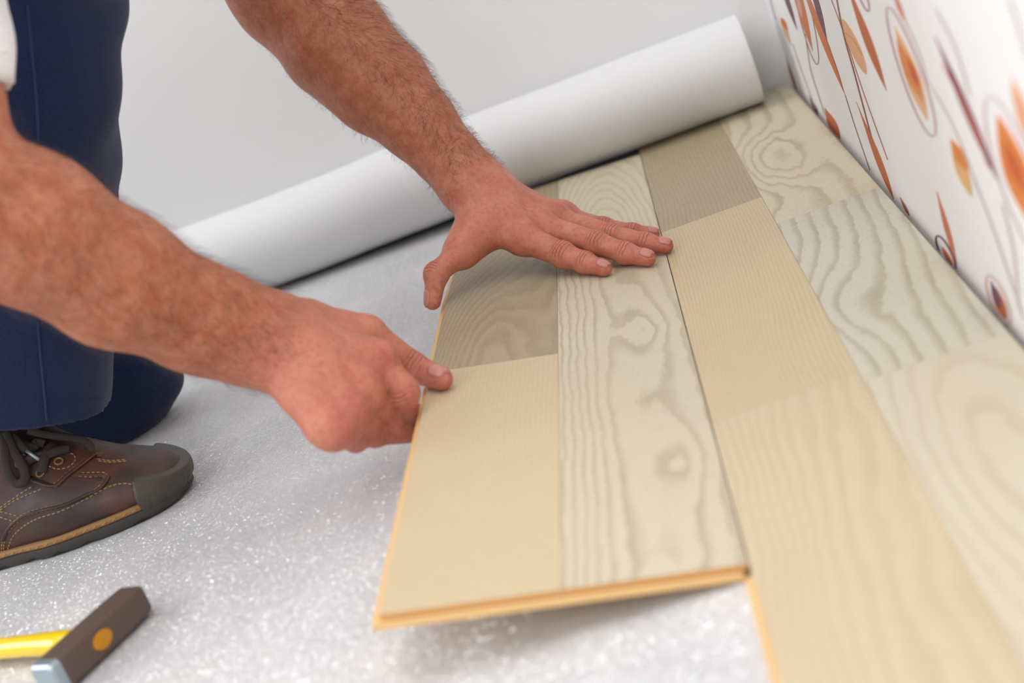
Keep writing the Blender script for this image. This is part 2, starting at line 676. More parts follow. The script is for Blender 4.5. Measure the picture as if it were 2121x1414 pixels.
line_px([(1668, 70), (1674, 110), (1681, 150), (1709, 238)], 1.6, (190, 150, 140))
leaf_px((1628, 118), (1650, 190), 8, BROWN, 0.6)
line_px([(1594, -10), (1603, 28), (1609, 40)], 2.0, (220, 190, 200))
line_px([(1642, 90), (1662, 150), (1690, 226)], 1.4, (222, 196, 192))
# the big drop with its loop
loop_px((1840, 14), (1934, 282), 21, 2.4, (214, 158, 170), egg=-0.1)
leaf_px((1854, 52), (1922, 250), 36, (236, 186, 140), 0.55)
leaf_px((1858, 82), (1914, 212), 30, (226, 142, 74), 0.5)
leaf_px((1879, 114), (1906, 182), 15, RED, 0.6)
line_px([(1903, 154), (1921, 168), (1955, 222), (1992, 300), (2030, 400)], 2.2, (238, 206, 202))
leaf_px((1850, -20), (1876, 46), 10, (214, 132, 112), 0.5)
line_px([(1876, 44), (1905, 110), (1921, 168)], 2.0, (238, 214, 206))
leaf_px((1938, 76), (2066, 372), 19, (132, 66, 92), 0.55)
leaf_px((1950, 130), (2050, 350), 8, (206, 120, 96), 0.6, bend=-8)
leaf_px((1970, 286), (2014, 408), 30, (232, 186, 128), 0.52)
leaf_px((1970, 286), (2006, 356), 26, (226, 138, 62), 0.55)
leaf_px((2066, 236), (2148, 480), 62, (228, 134, 58), 0.5)
leaf_px((2082, 290), (2126, 400), 30, RED, 0.5)
loop_px((2050, 200), (2160, 530), 36, 3.0, (234, 206, 218))
leaf_px((2096, 160), (2150, 330), 34, (240, 176, 140), 0.5)
leaf_px((1941, 396), (1982, 545), 12, (208, 116, 80), 0.55)
loop_px((1942, 488), (1978, 560), 11, 3.0, PLUM)
leaf_px((1952, 510), (1976, 556), 10, ORD, 0.5)
leaf_px((2052, 580), (2086, 662), 24, ORD, 0.6)
leaf_px((2052, 580), (2076, 640), 20, PLUM, 0.6)
loop_px((2048, 570), (2090, 672), 16, 2.0, (232, 160, 130))
leaf_px((1865, 408), (1884, 446), 6, BROWN, 0.6)
line_px([(2018, 370), (2060, 480), (2121, 660)], 3.0, (246, 230, 230))
line_px([(1940, 20), (1980, 100), (2010, 200)], 3.0, (240, 226, 226))
line_px([(2076, 420), (2100, 520), (2110, 640)], 4.0, (246, 228, 228))
line_px([(2090, -10), (2112, 60), (2130, 120)], 4.0, (240, 220, 224))
# the pattern goes on over the rest of the wall
for i in range(46):
    y0 = rng.uniform(-1.3, 1.7)
    z0 = rng.uniform(0.04, 1.3)
    if y0 > 0.55 and z0 < 0.62:
        continue
    L = rng.uniform(0.06, 0.2)
    dy = rng.normal(0, 0.15) * L
    w = rng.uniform(0.004, 0.018)
    rgb = [OR, ORD, PEACH, PLUM, RED][i % 5]
    print_poly('printed_leaf', leaf_yz((y0, z0), (y0 + dy, z0 + L), w), rgb)

# ------------------------------------------------------------------ underlay sheet
TH = 0.19851


def tilt(y):
    """angle of the plank being laid: raised near the camera, twisted down towards the roll"""
    t = np.clip((np.asarray(y) - 1.22) / (1.72 - 1.22), 0, 1)
    s = t * t * (3 - 2 * t)
    return TH * (1 - s) + 0.04 * s


def under_disp(X, Y):
    k = np.clip((-0.01 - X) / 0.06, 0, 1)
    k2 = np.clip((1.66 - Y) / 0.05, 0, 1)
    w = (np.sin(X * 62 + 1.3 * np.sin(Y * 5.0) + 0.6) * 0.5 + np.sin(X * 121 + 2.1 * np.sin(Y * 3.1 + 1) + Y * 9) * 0.32
         + np.sin(X * 23 - Y * 17 + 0.5) * 0.6 + np.sin(X * 31 + Y * 26) * 0.4)
    flat = np.clip((X + 0.40) / 0.06, 0, 1) + np.clip((1.02 - Y) / 0.06, 0, 1) + np.clip((Y - 1.50) / 0.08, 0, 1)
    return k * k2 * (w * 0.0011 + 0.0008) * np.clip(flat, 0.0, 1)


def make_underlay():
    xs = np.linspace(-1.9, XW - 0.004, 300)
    ys = np.linspace(-0.6, YB - 0.004, 330)
    X, Y = np.meshgrid(xs, ys)
    # the shoe, the knee and the hammer press the foam flat where they rest
    Z = ZU + under_disp(X, Y) * np.clip(1 - 1.2 * np.exp(-(((X + .56) / .16) ** 2 + ((Y - 1.2) / .16) ** 2)), 0, 1) \
        * np.clip(1 - 1.2 * np.exp(-(((X + .46) / .1) ** 2 + ((Y - .89) / .07) ** 2)), 0, 1)
    nx, ny = len(xs), len(ys)
    V = np.stack([X.ravel(), Y.ravel(), Z.ravel()], 1)
    idx = np.arange(nx * ny).reshape(ny, nx)
    F = np.stack([idx[:-1, :-1], idx[:-1, 1:], idx[1:, 1:], idx[1:, :-1]], -1).reshape(-1, 4)
    # underside
    c = [(xs[0], ys[0], 0.0003), (xs[-1], ys[0], 0.0003), (xs[-1], ys[-1], 0.0003), (xs[0], ys[-1], 0.0003)]
    n0 = len(V)
    V = np.vstack([V, c])
    faces = [tuple(f) for f in F]
    faces.append((n0 + 3, n0 + 2, n0 + 1, n0))
    faces.append(tuple(list(idx[0, ::-1]) + [n0, n0 + 1]))
    faces.append(tuple(list(idx[-1, :]) + [n0 + 2, n0 + 3]))
    faces.append(tuple(list(idx[:, 0]) + [n0 + 3, n0]))
    faces.append(tuple(list(idx[::-1, -1]) + [n0 + 1, n0 + 2]))
    o = mesh_obj('foam_underlay', V, faces, M_under)
    return tag(o, 'thin white glittering foam sheet spread flat over the floor under shoe and planks', 'underlay')


make_underlay()


# ------------------------------------------------------------------ foam roll
def make_roll():
    R = 0.052
    r0, pitch = 0.019, 0.0036
    thick = 0.0024
    turns = (R - r0) / pitch
    n = int(turns * 44)
    a = np.linspace(0, turns * 2 * math.pi, n)
    rr = r0 + pitch * a / (2 * math.pi)
    rr = rr + 0.0004 * np.sin(a * 3.3)
    end = -1.35       # the outer edge ends low at the back
    a = a - a[-1] + end
    xs = np.array([0.150, 0.1495] + list(np.linspace(0.148, -1.70, 52)))
    V = []
    ax0 = np.array([0.15, 1.7475, ZT + R + 0.0012])
    ax1 = np.array([-1.70, 1.7480, ZU + R + 0.0024])
    for x in xs:
        t = (0.15 - x) / 1.85
        c = ax0 + (ax1 - ax0) * t
        sg = min(max((-0.21 - x) / 0.22, 0.0), 1.0)
        c[2] -= (sg * sg * (3 - 2 * sg)) * max(0.0, c[2] - (ZU + R + 0.0024))
        wob = 0.0005 * math.sin(x * 21) + 0.0003 * math.sin(x * 47 + 1)
        for ro in (0, -thick):
            r = rr + ro + wob * (rr / R) ** 4
            V.append(np.stack([np.full(n, x), c[1] + r * np.cos(a), c[2] + r * np.sin(a)], 1))
    V = np.vstack(V)
    k = len(xs)
    idx = np.arange(k * 2 * n).reshape(k, 2, n)
    F = []
    o_ = idx[:, 0]
    i_ = idx[:, 1]
    q = lambda A, B, C, D: np.stack([A, B, C, D], -1).reshape(-1, 4)
    F.append(q(o_[:-1, :-1], o_[1:, :-1], o_[1:, 1:], o_[:-1, 1:]))
    F.append(q(i_[:-1, :-1], i_[:-1, 1:], i_[1:, 1:], i_[1:, :-1]))
    F.append(q(o_[0, :-1], o_[0, 1:], i_[0, 1:], i_[0, :-1]))
    F.append(q(o_[-1, :-1], i_[-1, :-1], i_[-1, 1:], o_[-1, 1:]))
    F.append(q(o_[:-1, -1], o_[1:, -1], i_[1:, -1], i_[:-1, -1]))
    F.append(q(o_[:-1, 0], i_[:-1, 0], i_[1:, 0], o_[1:, 0]))
    F = np.vstack(F)
    ob = mesh_obj('foam_roll', V, F, M_roll)
    return tag(ob, 'thick white roll of foam underlay lying along the back wall', 'roll')


make_roll()

# ------------------------------------------------------------------ laminate planks
W = 0.096           # printed strip width
TK = 0.0078          # board thickness
SK = 0.0006         # printed face thickness


def tilt_pt(u, y, h):
    """point of the raised plank: u = distance from its engaged edge (negative), h = height over its face"""
    t = float(tilt(y))
    return (u * math.cos(t) + h * math.sin(t), y, ZT - u * math.sin(t) + h * math.cos(t))


def flat_pt(u, y, h):
    return (u, y, ZT + h)


def slab(name, u0, u1, y0, y1, h0, h1, fn, mat, parent, nu=2, step=0.04, bev=0.0):
    """box from u0..u1, y0..y1, h0..h1 bent through fn; segmented along y"""
    ny = max(1, int(round((y1 - y0) / step)))
    us = [u0, u1] if not bev else [u0, u0 + bev, u1 - bev, u1]
    prof = [(u0, h0), (u1, h0)]
    if bev:
        prof += [(u1, h1 - bev), (u1 - bev, h1)] + [(u0 + bev, h1), (u0, h1 - bev)]
    else:
        prof += [(u1, h1), (u0, h1)]
    k = len(prof)
    V, UV, F = [], [], []
    ys = np.linspace(y0, y1, ny + 1)
    for y in ys:
        for (u, h) in prof:
            V.append(fn(u, y, h))
            UV.append((u, y))
    for i in range(ny):
        for j in range(k):
            F.append((i * k + j, (i + 1) * k + j, (i + 1) * k + (j + 1) % k, i * k + (j + 1) % k))
    F.append(tuple(range(k)))
    F.append(tuple(range(ny * k + k - 1, ny * k - 1, -1)))
    return mesh_obj(name, V, F, mat, parent, smooth=False, uvs=UV)


STRIP_LABEL = {'ash_print_taupe_arcs': 'greyish tan strip with fine arched grain', 'ash_print_beige_fine': 'plain beige strip',
               'ash_print_pale_cathedral': 'pale strip with knots and wavy grain lines', 'ash_print_pale_arches': 'pale strip with arched grain',
               'ash_print_grey_fine': 'grey brown fine-lined strip', 'ash_print_beige_lines': 'beige strip with fine straight lines',
               'ash_print_beige_soft': 'light beige softly streaked strip', 'ash_print_round_knot': 'pale strip with a round knot',
               'ash_print_wavy_lines': 'greyish white strip with long wavy lines', 'ash_print_pale_wide': 'pale strip with wide faint arches'}


def build_plank(name, label, u0, u1, y0, y1, fn, strips, lip_left=0.0042, lip_front=0.0036, lip_y1=None, base=(0, 0, 0)):
    root = empty(name, base)
    tag(root, label, 'plank', kind='thing', group='laminate planks being laid')
    parts = []
    e = 0.0004
    # board: upper half, recessed groove line, lower half with the tongue lip proud on left and front
    parts.append(slab('board_core', u0, u1, y0, y1, -0.0034, -SK, fn, M_core, None))
    parts.append(slab('board_groove', u0 + 0.0012, u1 - 0.0002, y0 + 0.0012, y1 - 0.0002, -0.0044, -0.0034, fn, M_groove, None))
    ym = lip_y1 if lip_y1 else y1
    parts.append(slab('board_lip', u0 - lip_left, u1 - 0.0025, y0 - lip_front, ym, -TK, -0.0044, fn, M_lip, None))
    if ym < y1:
        parts.append(slab('board_base', u0, u1 - 0.0025, ym, y1, -TK, -0.0044, fn, M_lip, None))
    for (a, b, c, d, mat) in strips:
        o = slab('wood_strip', a, b, c, d, -SK, 0.0, fn, mat, None, bev=0.00018)
        o['label'] = STRIP_LABEL[mat.name]
        parts.append(o)
    for o in parts:
        adopt(o, root)
    return root


def px2u(px, py):
    """(u, y) of a point on the raised plank's mean plane"""
    n = np.array([math.sin(TH), 0, math.cos(TH)])
    d = ray(px, py)
    P = CAM + d * ((np.array([0, 0, ZT]) - CAM) @ n) / (d @ n)
    return P[0] / math.cos(TH), P[1]


def px2f(px, py):
    P = at_z(px, py, ZT)
    return P[0], P[1]


C_pale, C_paleD = srgb(208, 197, 172), srgb(167, 152, 124)
C_beige, C_beigeD = srgb(209, 191, 157), srgb(180, 159, 123)
C_taupe, C_taupeD = srgb(174, 159, 129), srgb(140, 125, 97)

k2 = px2u(1330, 680)
k3 = px2u(1415, 950)
k3b = px2u(1440, 1140)
kc = px2u(960, 755)
W_1a = wood('ash_print_taupe_arcs', C_taupe, C_taupeD, 'fine', kx=150, knots=[(kc[0] + 0.004, kc[1] - 0.02, 0.055, 0.30, 13.0)], contrast=0.55, fine=0.4, namp=0.7, off=0.3)
W_1b = wood('ash_print_beige_fine', C_beige, C_beigeD, 'fine', kx=300, knots=[(-0.15, 0.95, 0.05, 0.09, 1.5)], contrast=0.22, fine=0.35, namp=0.8, off=1.4)
W_2 = wood('ash_print_pale_cathedral', C_pale, C_paleD, 'ring', kx=-16, knots=[(-0.112, 1.0, 0.040, 9.0, 7.5), (k2[0], k2[1], 0.021, 0.075, 1.75, 1.25), (k3[0], k3[1], 0.020, 0.065, 1.7, 1.2), (k3b[0] - 0.01, k3b[1], 0.022, 0.05, 1.0, 1.3), (-0.028, 0.98, 0.024, 0.5, 0.9)], contrast=0.74, fine=0.28, namp=0.6, off=0.25, freqn=9, warp=1.4)
k2a = px2u(1240, 480)
W_2a = wood('ash_print_pale_arches', C_pale, C_paleD, 'ring', kx=20, knots=[(k2a[0] + 0.005, k2a[1] - 0.05, 0.045, 0.36, 11)], contrast=0.6, fine=0.3, namp=0.3, off=0.7)
W_3a = wood('ash_print_grey_fine', C_taupe, C_taupeD, 'fine', kx=240, contrast=0.5, fine=0.45, namp=1.2, off=2.3)
W_3b = wood('ash_print_beige_lines', srgb(205, 186, 150), srgb(170, 149, 113), 'fine', kx=330, knots=[(0.05, 0.95, 0.04, 0.16, 5)], contrast=0.36, fine=0.3, namp=1.0, off=3.1)
W_3c = wood('ash_print_beige_soft', srgb(205, 189, 157), srgb(178, 160, 127), 'fine', kx=120, knots=[(0.04, 0.55, 0.05, 0.4, 5)], contrast=0.4, fine=0.25, namp=1.6, off=4.4)
k4 = px2f(1605, 325)
W_4a = wood('ash_print_round_knot', C_pale, C_paleD, 'ring', kx=46, knots=[(k4[0] - 0.004, k4[1], 0.033, 0.105, 3.6, 2.4), (k4[0] - .03, 1.27, 0.03, 0.06, 1.5)], contrast=0.85, fine=0.3, namp=0.4, off=0.12, freqn=8, warp=1.5)
W_4b = wood('ash_print_wavy_lines', srgb(201, 195, 178), srgb(160, 149, 125), 'ring', kx=72, ky=-6.0, knots=[(0.105, 1.03, 0.03, 0.08, 2.0)], contrast=0.8, fine=0.4, namp=0.55, off=0.5, freqn=8)
k4c = px2f(2085, 960)
W_4c = wood('ash_print_pale_wide', srgb(206, 196, 173), srgb(184, 170, 143), 'ring', kx=30, knots=[(k4c[0], k4c[1], 0.045, 0.22, 4.0)], contrast=0.55, fine=0.2, namp=0.5, off=0.9)

g = 0.00012
plank_a = build_plank('laminate_plank', 'ash-print laminate plank held at a slant by both hands, its front end showing tan core',
                      -2 * W, -0.0003, 0.7105, 1.712, tilt_pt,
                      [(-2 * W, -W - g, 0.7105, 1.077 - g, W_1b), (-2 * W, -W - g, 1.077 + g, 1.712, W_1a),
                       (-W + g, -0.0003, 0.7105, 1.335 - g, W_2), (-W + g, -0.0003, 1.335 + g, 1.712, W_2a)], base=(-W, 1.2, ZU))
plank_b = build_plank('laminate_plank', 'ash-print laminate plank lying flat on the underlay against the wallpapered wall',
                      0.0004, XW - 0.006, 0.30, YB - 0.006, flat_pt,
                      [(0.0004, W - g, 0.30, 0.902 - g, W_3c), (0.0004, W - g, 0.902 + g, 1.367 - g, W_3b), (0.0004, W - g, 1.367 + g, YB - 0.006, W_3a),
                       (W + g, XW - 0.006, 0.30, 0.887 - g, W_4c), (W + g, XW - 0.006, 0.887 + g, 1.270 - g, W_4b), (W + g, XW - 0.006, 1.270 + g, YB - 0.006, W_4a)],
                      lip_left=0.0042, lip_front=0.0, lip_y1=0.704, base=(W, 1.0, ZU))


def plank_top(x, y):
    return ZT + (-x * math.tan(float(tilt(y))) if x < 0 else 0.0)


def on_plank(px, py, h):
    """point on the pixel ray at height h over the planks"""
    d = ray(px, py)
    lo, hi = 0.5, 2.2
    for _ in range(50):
        mid = (lo + hi) / 2
        P = CAM + d * mid
        if P[2] - plank_top(P[0], P[1]) > h:
            lo = mid
        else:
            hi = mid
    return CAM + d * lo


# ================================================================== signed-distance modelling
class Field:
    """round cones, smoothly joined. base prims blend with each other; each chain blends with the base only."""

    def __init__(s):
        s.A, s.B, s.ra, s.rb, s.n, s.fl, s.g, s.k = [], [], [], [], [], [], [], []
        s.ngroups = 1
        s.kg = [0.012]
        s.post = None

    def add(s, a, b, ra, rb, n=(0, 0, 1), fl=1.0, g=0, k=None):
        s.A.append(np.array(a, float))
        s.B.append(np.array(b, float))
        s.ra.append(ra)
        s.rb.append(rb)
        nn = np.array(n, float)
        s.n.append(nn / np.linalg.norm(nn))
        s.fl.append(1.0 / fl)
        s.g.append(g)
        s.k.append(k if k is not None else (0.012 if g == 0 else 0.004))

    def group(s, k):
        s.ngroups += 1
        s.kg.append(k)
        return s.ngroups - 1

    def freeze(s):
        for nm in ('A', 'B', 'ra', 'rb', 'n', 'fl', 'g', 'k'):
            setattr(s, 'z' + nm, np.array(getattr(s, nm)))
        s.kmax = max(max(s.k), max(s.kg)) + 0.002
        return s

    def prim_d(s, P, ids):
        A, B = s.zA[ids], s.zB[ids]
        ba = B - A
        l2 = np.maximum((ba * ba).sum(1), 1e-12)
        pa = P[None] - A[:, None]
        t = np.clip(np.einsum('nmk,nk->nm', pa, ba) / l2[:, None], 0, 1)
        q = pa - t[..., None] * ba[:, None]
        qn = np.einsum('nmk,nk->nm', q, s.zn[ids])
        q2 = np.einsum('nmk,nmk->nm', q, q) + ((s.zfl[ids] ** 2 - 1)[:, None]) * qn * qn
        return np.sqrt(np.maximum(q2, 1e-16)) - (s.zra[ids][:, None] + (s.zrb[ids] - s.zra[ids])[:, None] * t)

    @staticmethod
    def smin(a, b, k):
        h = np.maximum(k - np.abs(a - b), 0.0) / k
        return np.minimum(a, b) - h * h * k * 0.25

    def eval(s, P, ids=None, post=True):
        if ids is None:
            ids = np.arange(len(s.zra))
        D = s.prim_d(P, ids)
        base = None
        chains = {}
        for j, i in enumerate(ids):
            gi = s.zg[i]
            if gi == 0:
                base = D[j] if base is None else s.smin(base, D[j], s.zk[i])
            else:
                chains[gi] = D[j] if gi not in chains else s.smin(chains[gi], D[j], s.zk[i])
        out = base
        for gi, d in chains.items():
            v = d if base is None else s.smin(base, d, s.kg[gi])
            out = v if out is None else np.minimum(out, v)
        if post and s.post is not None:
            out = s.post(P, out)
        return out


def field_mesh(fd, h, pad=0.01, extra=0.0):
    lo = np.minimum(fd.zA, fd.zB).min(0) - max(fd.zra.max(), fd.zrb.max()) - pad
    hi = np.maximum(fd.zA, fd.zB).max(0) + max(fd.zra.max(), fd.zrb.max()) + pad
    Bk = 16
    bs = Bk * h
    nb = np.ceil((hi - lo) / bs).astype(int) + 1
    half = bs * math.sqrt(3) / 2
    g3 = np.stack(np.meshgrid(*[np.arange(n) for n in nb], indexing='ij'), -1).reshape(-1, 3)
    cen = lo + (g3 + 0.5) * bs
    allid = np.arange(len(fd.zra))
    need = []
    for s in range(0, len(cen), 4096):
        c = cen[s:s + 4096]
        D = fd.prim_d(c, allid)
        m = D.min(0)
        for j in np.nonzero((m < half * 1.7 + fd.kmax + extra))[0]:
            ids = allid[D[:, j] < m[j] + 2 * half * 1.7 + fd.kmax + 0.004]
            need.append((s + j, ids, m[j]))
    loc = np.stack(np.meshgrid(*[np.arange(Bk + 1)] * 3, indexing='ij'), -1).reshape(-1, 3)
    S = (nb * Bk + 2).astype(np.int64)
    cid = lambda I: (I[:, 0] * S[1] + I[:, 1]) * S[2] + I[:, 2]
    cverts, ckeys = [], []
    quads = []
    e8 = np.array([[i, j, k] for i in (0, 1) for j in (0, 1) for k in (0, 1)])
    edges = [(0, 4), (1, 5), (2, 6), (3, 7), (0, 2), (1, 3), (4, 6), (5, 7), (0, 1), (2, 3), (4, 5), (6, 7)]
    n1 = Bk + 1
    for (bi, ids, m) in need:
        base = g3[bi] * Bk
        P = lo + (base + loc) * h
        v = fd.eval(P, ids).reshape(n1, n1, n1)
        sg = v < 0
        if sg.all() or not sg.any():
            continue
        cs = np.stack([sg[a:a + Bk, b:b + Bk, c:c + Bk] for a, b, c in e8])
        act = np.argwhere(cs.any(0) & ~cs.all(0))
        if len(act):
            vals = np.stack([v[act[:, 0] + a, act[:, 1] + b, act[:, 2] + c] for a, b, c in e8])
            acc = np.zeros((len(act), 3))
            cnt = np.zeros(len(act))
            for a, b in edges:
                x = (vals[a] < 0) != (vals[b] < 0)
                t = np.where(x, vals[a] / np.where(x, vals[a] - vals[b], 1), 0)
                acc += np.where(x[:, None], e8[a] + t[:, None] * (e8[b] - e8[a]), 0)
                cnt += x
            cverts.append(lo + (base + act + acc / cnt[:, None]) * h)
            ckeys.append(cid(base + act))
        for ax in range(3):
            sl0 = [slice(0, Bk)] * 3
            sl1 = [slice(0, Bk)] * 3
            sl1[ax] = slice(1, Bk + 1)
            a, b = sg[tuple(sl0)], sg[tuple(sl1)]
            E = np.argwhere(a != b)
            if not len(E):
                continue
            flip = a[E[:, 0], E[:, 1], E[:, 2]]
            o1 = np.zeros(3, int)
            o2 = np.zeros(3, int)
            o1[(ax + 1) % 3] = -1
            o2[(ax + 2) % 3] = -1
            I = base + E
            q = np.stack([cid(I), cid(I + o1), cid(I + o1 + o2), cid(I + o2)], 1)
            q[~flip] = q[~flip][:, ::-1]
            quads.append(q)
    V = np.vstack(cverts)
    K = np.concatenate(ckeys)
    order = np.argsort(K)
    K = K[order]
    V = V[order]
    Q = np.vstack(quads)
    pos = np.searchsorted(K, Q)
    pos = np.minimum(pos, len(K) - 1)
    ok = (K[pos] == Q).all(1)
    Q = pos[ok]
    return V, Q


def fgrad(fd, P, e=4e-4):
    G = np.zeros_like(P)
    for ax in range(3):
        d = np.zeros(3)
        d[ax] = e
        G[:, ax] = (feval(fd, P + d) - feval(fd, P - d)) / (2 * e)
    return G


def feval(fd, P, chunk=6000):
    """spatially chunked evaluation with culling"""
    out = np.empty(len(P))
    allid = np.arange(len(fd.zra))
    for s in range(0, len(P), chunk):
        p = P[s:s + chunk]
        c = (p.min(0) + p.max(0)) / 2
        r = np.linalg.norm(p.max(0) - p.min(0)) / 2
        D = fd.prim_d(c[None], allid)[:, 0]
        ids = allid[D < D.min() + 2 * r * 1.7 + fd.kmax + 0.004]
        out[s:s + chunk] = fd.eval(p, ids)
    return out


def newton(fd, P, it=2, level=0.0):
    for _ in range(it):
        d = feval(fd, P) - level
        G = fgrad(fd, P)
        g2 = np.maximum((G * G).sum(1), 0.15)
        step = d / g2
        P = P - np.clip(step, -0.003, 0.003)[:, None] * G
    return P


def trace(fd, px, py, t0=0.6, t1=2.0, level=0.0):
    """where the sight line through a pixel meets the surface"""
    d = ray(px, py)
    dn = d / np.linalg.norm(d)
    t = t0
    for _ in range(200):
        v = fd.eval((CAM + dn * t)[None])[0] - level
        if v < 2e-5:
            break
        t += v * 0.55
        if t > t1:
            return None
    return CAM + dn * t


def sdf_obj(name, fd, h, mat, parent=None, proj=2):
    V, Q = field_mesh(fd, h)
    if proj:
        V = newton(fd, V, proj)
    return mesh_obj(name, V, Q, mat, parent), V


# ================================================================== the person
person = empty('person', (-0.62, 1.24, ZU))
tag(person, 'kneeling man in navy trousers and white t-shirt pressing and lifting the slanted laminate plank', 'person')

B = Field()
LOCAL_UP = np.array([0, 0, 1.0])

# ---------------- left arm (far one): hand pressed flat on the plank
LW = at(980, 380, 1.362)


def tips(px, py, h):
    return on_plank(px, py, h)


L_idx = [at(1085, 495, 1.305), at(1165, 527, 1.281), at(1212, 543, 1.270), tips(1252, 556, 0.0071)]
L_mid = [at(1120, 469, 1.325), at(1235, 503, 1.291), at(1294, 524, 1.279), tips(1341, 535, 0.0076)]
L_rng = [at(1150, 456, 1.348), at(1267, 488, 1.316), at(1337, 503, 1.303), tips(1379, 509, 0.0073)]
L_pnk = [at(1168, 449, 1.372), at(1250, 470, 1.357), at(1310, 481, 1.347), tips(1352, 485, 0.0065)]
L_thb = [at(990, 458, 1.325), at(957, 518, 1.285), at(904, 567, 1.255), at(896, 624, 1.242)]

R_W = at(568, 706, 1.000)
R_idx = [at(784, 750, 1.010), at(833, 813, 1.000), at(841, 884, 1.015), np.array([-0.186, 1.036, 0.0292])]
R_mid = [at(753, 814, 0.980), at(808, 876, 1.002), at(834, 874, 1.026), np.array([-0.186, 1.050, 0.0295])]
R_rng = [at(722, 860, 0.960), at(776, 896, 0.988), at(816, 884, 1.012), np.array([-0.196, 1.036, 0.0300])]
R_pnk = [at(694, 888, 0.944), at(736, 909, 0.970), at(780, 901, 0.985), np.array([-0.203, 1.004, 0.0330])]
R_thb = [at(628, 676, 1.030), at(757, 692, 1.050), at(857, 762, 1.056), on_plank(914, 785, 0.0086)]

creases = []    # (joint, axis direction, dorsal normal, radius)
redspots = []   # (point, radius, amount)
nails = []


def finger(P, r, dors, kg=0.006, red=1.0):
    gI = B.group(kg)
    for i in range(3):
        B.add(P[i], P[i + 1], r[i], r[i + 1], g=gI, k=0.003)
    # a bulge over each joint and the pad of the finger tip
    for j in (1, 2):
        B.add(P[j], P[j] + np.array([1e-4, 0, 0]), r[j] * 1.05, r[j] * 1.05, g=gI, k=0.004)
        ax = P[j + 1] - P[j - 1]
        ax /= np.linalg.norm(ax)
        dn = dors - ax * (dors @ ax)
        dn /= np.linalg.norm(dn)
        creases.append((P[j], ax, dn, r[j], 0.0075 if j == 1 else 0.0050))
        redspots.append((P[j] + dn * r[j] * 0.6, r[j] * 1.4, 0.6 * red))
    redspots.append((P[3], r[3] * 2.4, 0.85 * red))
    return gI


def metac(Wc, P0, r0, r1, n, fl):
    B.add(Wc, P0, r0, r1, n=n, fl=fl, k=0.012)


def nail(P2, P3, r, dors, wid, length, shift=0.35):
    ax = P3 - P2
    ax /= np.linalg.norm(ax)
    dn = dors - ax * (dors @ ax)
    dn /= np.linalg.norm(dn)
    nails.append((P3 + ax * r * shift, ax, dn, r, wid, length))


UPN = np.array([0.05, -0.1, 1.0])
# left hand: palm fan from the wrist to the knuckles
axp = (L_mid[0] - LW)
axp /= np.linalg.norm(axp)
palmn = np.cross(axp, L_pnk[0] - L_idx[0])
palmn /= np.linalg.norm(palmn)
if palmn[2] < 0:
    palmn = -palmn
acr = np.cross(palmn, axp)
acr /= np.linalg.norm(acr)
if acr @ (L_idx[0] - L_pnk[0]) < 0:
    acr = -acr
for P, off, r1 in ((L_idx, 0.012, 0.0128), (L_mid, 0.004, 0.0130), (L_rng, -0.005, 0.0122), (L_pnk, -0.012, 0.0112)):
    metac(LW + acr * off, P[0] - palmn * 0.002, 0.0175, r1, palmn, 0.88)
    redspots.append((P[0] + palmn * 0.008, 0.017, 0.55))
B.add(LW + acr * 0.006 - palmn * 0.005, (L_idx[0] + L_rng[0]) / 2 - palmn * 0.008 - axp * 0.012, 0.019, 0.0125, n=palmn, fl=0.8)
for P in (L_idx, L_mid, L_rng, L_pnk):       # knuckle heads
    B.add(P[0] + palmn * 0.0015, P[0] + palmn * 0.0016, 0.0118, 0.0118, k=0.008)
for P in (L_idx, L_mid, L_rng):              # extensor tendons
    B.add(LW + axp * 0.03 + palmn * 0.0135, P[0] + palmn * 0.0100, 0.003, 0.0030, k=0.010)
# thumb side
B.add(LW + acr * 0.012, L_thb[0], 0.018, 0.0165)
B.add(L_thb[0], L_thb[1], 0.0165, 0.0132)
B.add(L_thb[0] * 0.5 + L_thb[1] * 0.5, L_idx[0] * 0.6 + LW * 0.4, 0.0100, 0.0120, k=0.020)
B.add(L_thb[1], L_idx[0] * 0.45 + L_thb[0] * 0.55, 0.0085, 0.0105, k=0.020)
for P, Q in ((L_idx, L_mid), (L_mid, L_rng), (L_rng, L_pnk)):
    B.add(P[0] - axp * 0.004 - palmn * 0.001, Q[0] - axp * 0.004 - palmn * 0.001, 0.0115, 0.0115, k=0.012)
tg = B.group(0.009)
B.add(L_thb[1], L_thb[2], 0.0118, 0.0095, g=tg)
B.add(L_thb[2], L_thb[3], 0.0096, 0.0070, g=tg)
B.add(L_thb[2], L_thb[2] + np.array([1e-4, 0, 0]), 0.0106, 0.0106, g=tg)
axt = L_thb[3] - L_thb[1]
axt /= np.linalg.norm(axt)
tdn = np.array([-0.85, -0.35, 0.55])
creases.append((L_thb[2], axt, tdn - axt * (tdn @ axt), 0.012, 0.007))
redspots += [(L_thb[3], 0.020, 0.8), (L_thb[2], 0.016, 0.4)]
finger(L_idx, (0.0128, 0.0105, 0.0086, 0.0068), UPN)
finger(L_mid, (0.0120, 0.0103, 0.0092, 0.0073), UPN)
finger(L_rng, (0.0112, 0.0096, 0.0086, 0.0070), UPN)
finger(L_pnk, (0.0100, 0.0085, 0.0076, 0.0062), UPN)
nd = np.array([0.25, -0.25, 1.0])
nail(L_idx[2], L_idx[3], 0.0072, nd, 0.0105, 0.0125, 0.1)
nail(L_mid[2], L_mid[3], 0.0073, nd, 0.0105, 0.0125, 0.1)
nail(L_rng[2], L_rng[3], 0.0070, nd, 0.0100, 0.0120, 0.1)
nail(L_pnk[2], L_pnk[3], 0.0062, nd, 0.0085, 0.0100, 0.1)
nail(L_thb[2], L_thb[3], 0.0072, np.array([-0.88, -0.45, 0.1]), 0.0115, 0.0145, -0.1)

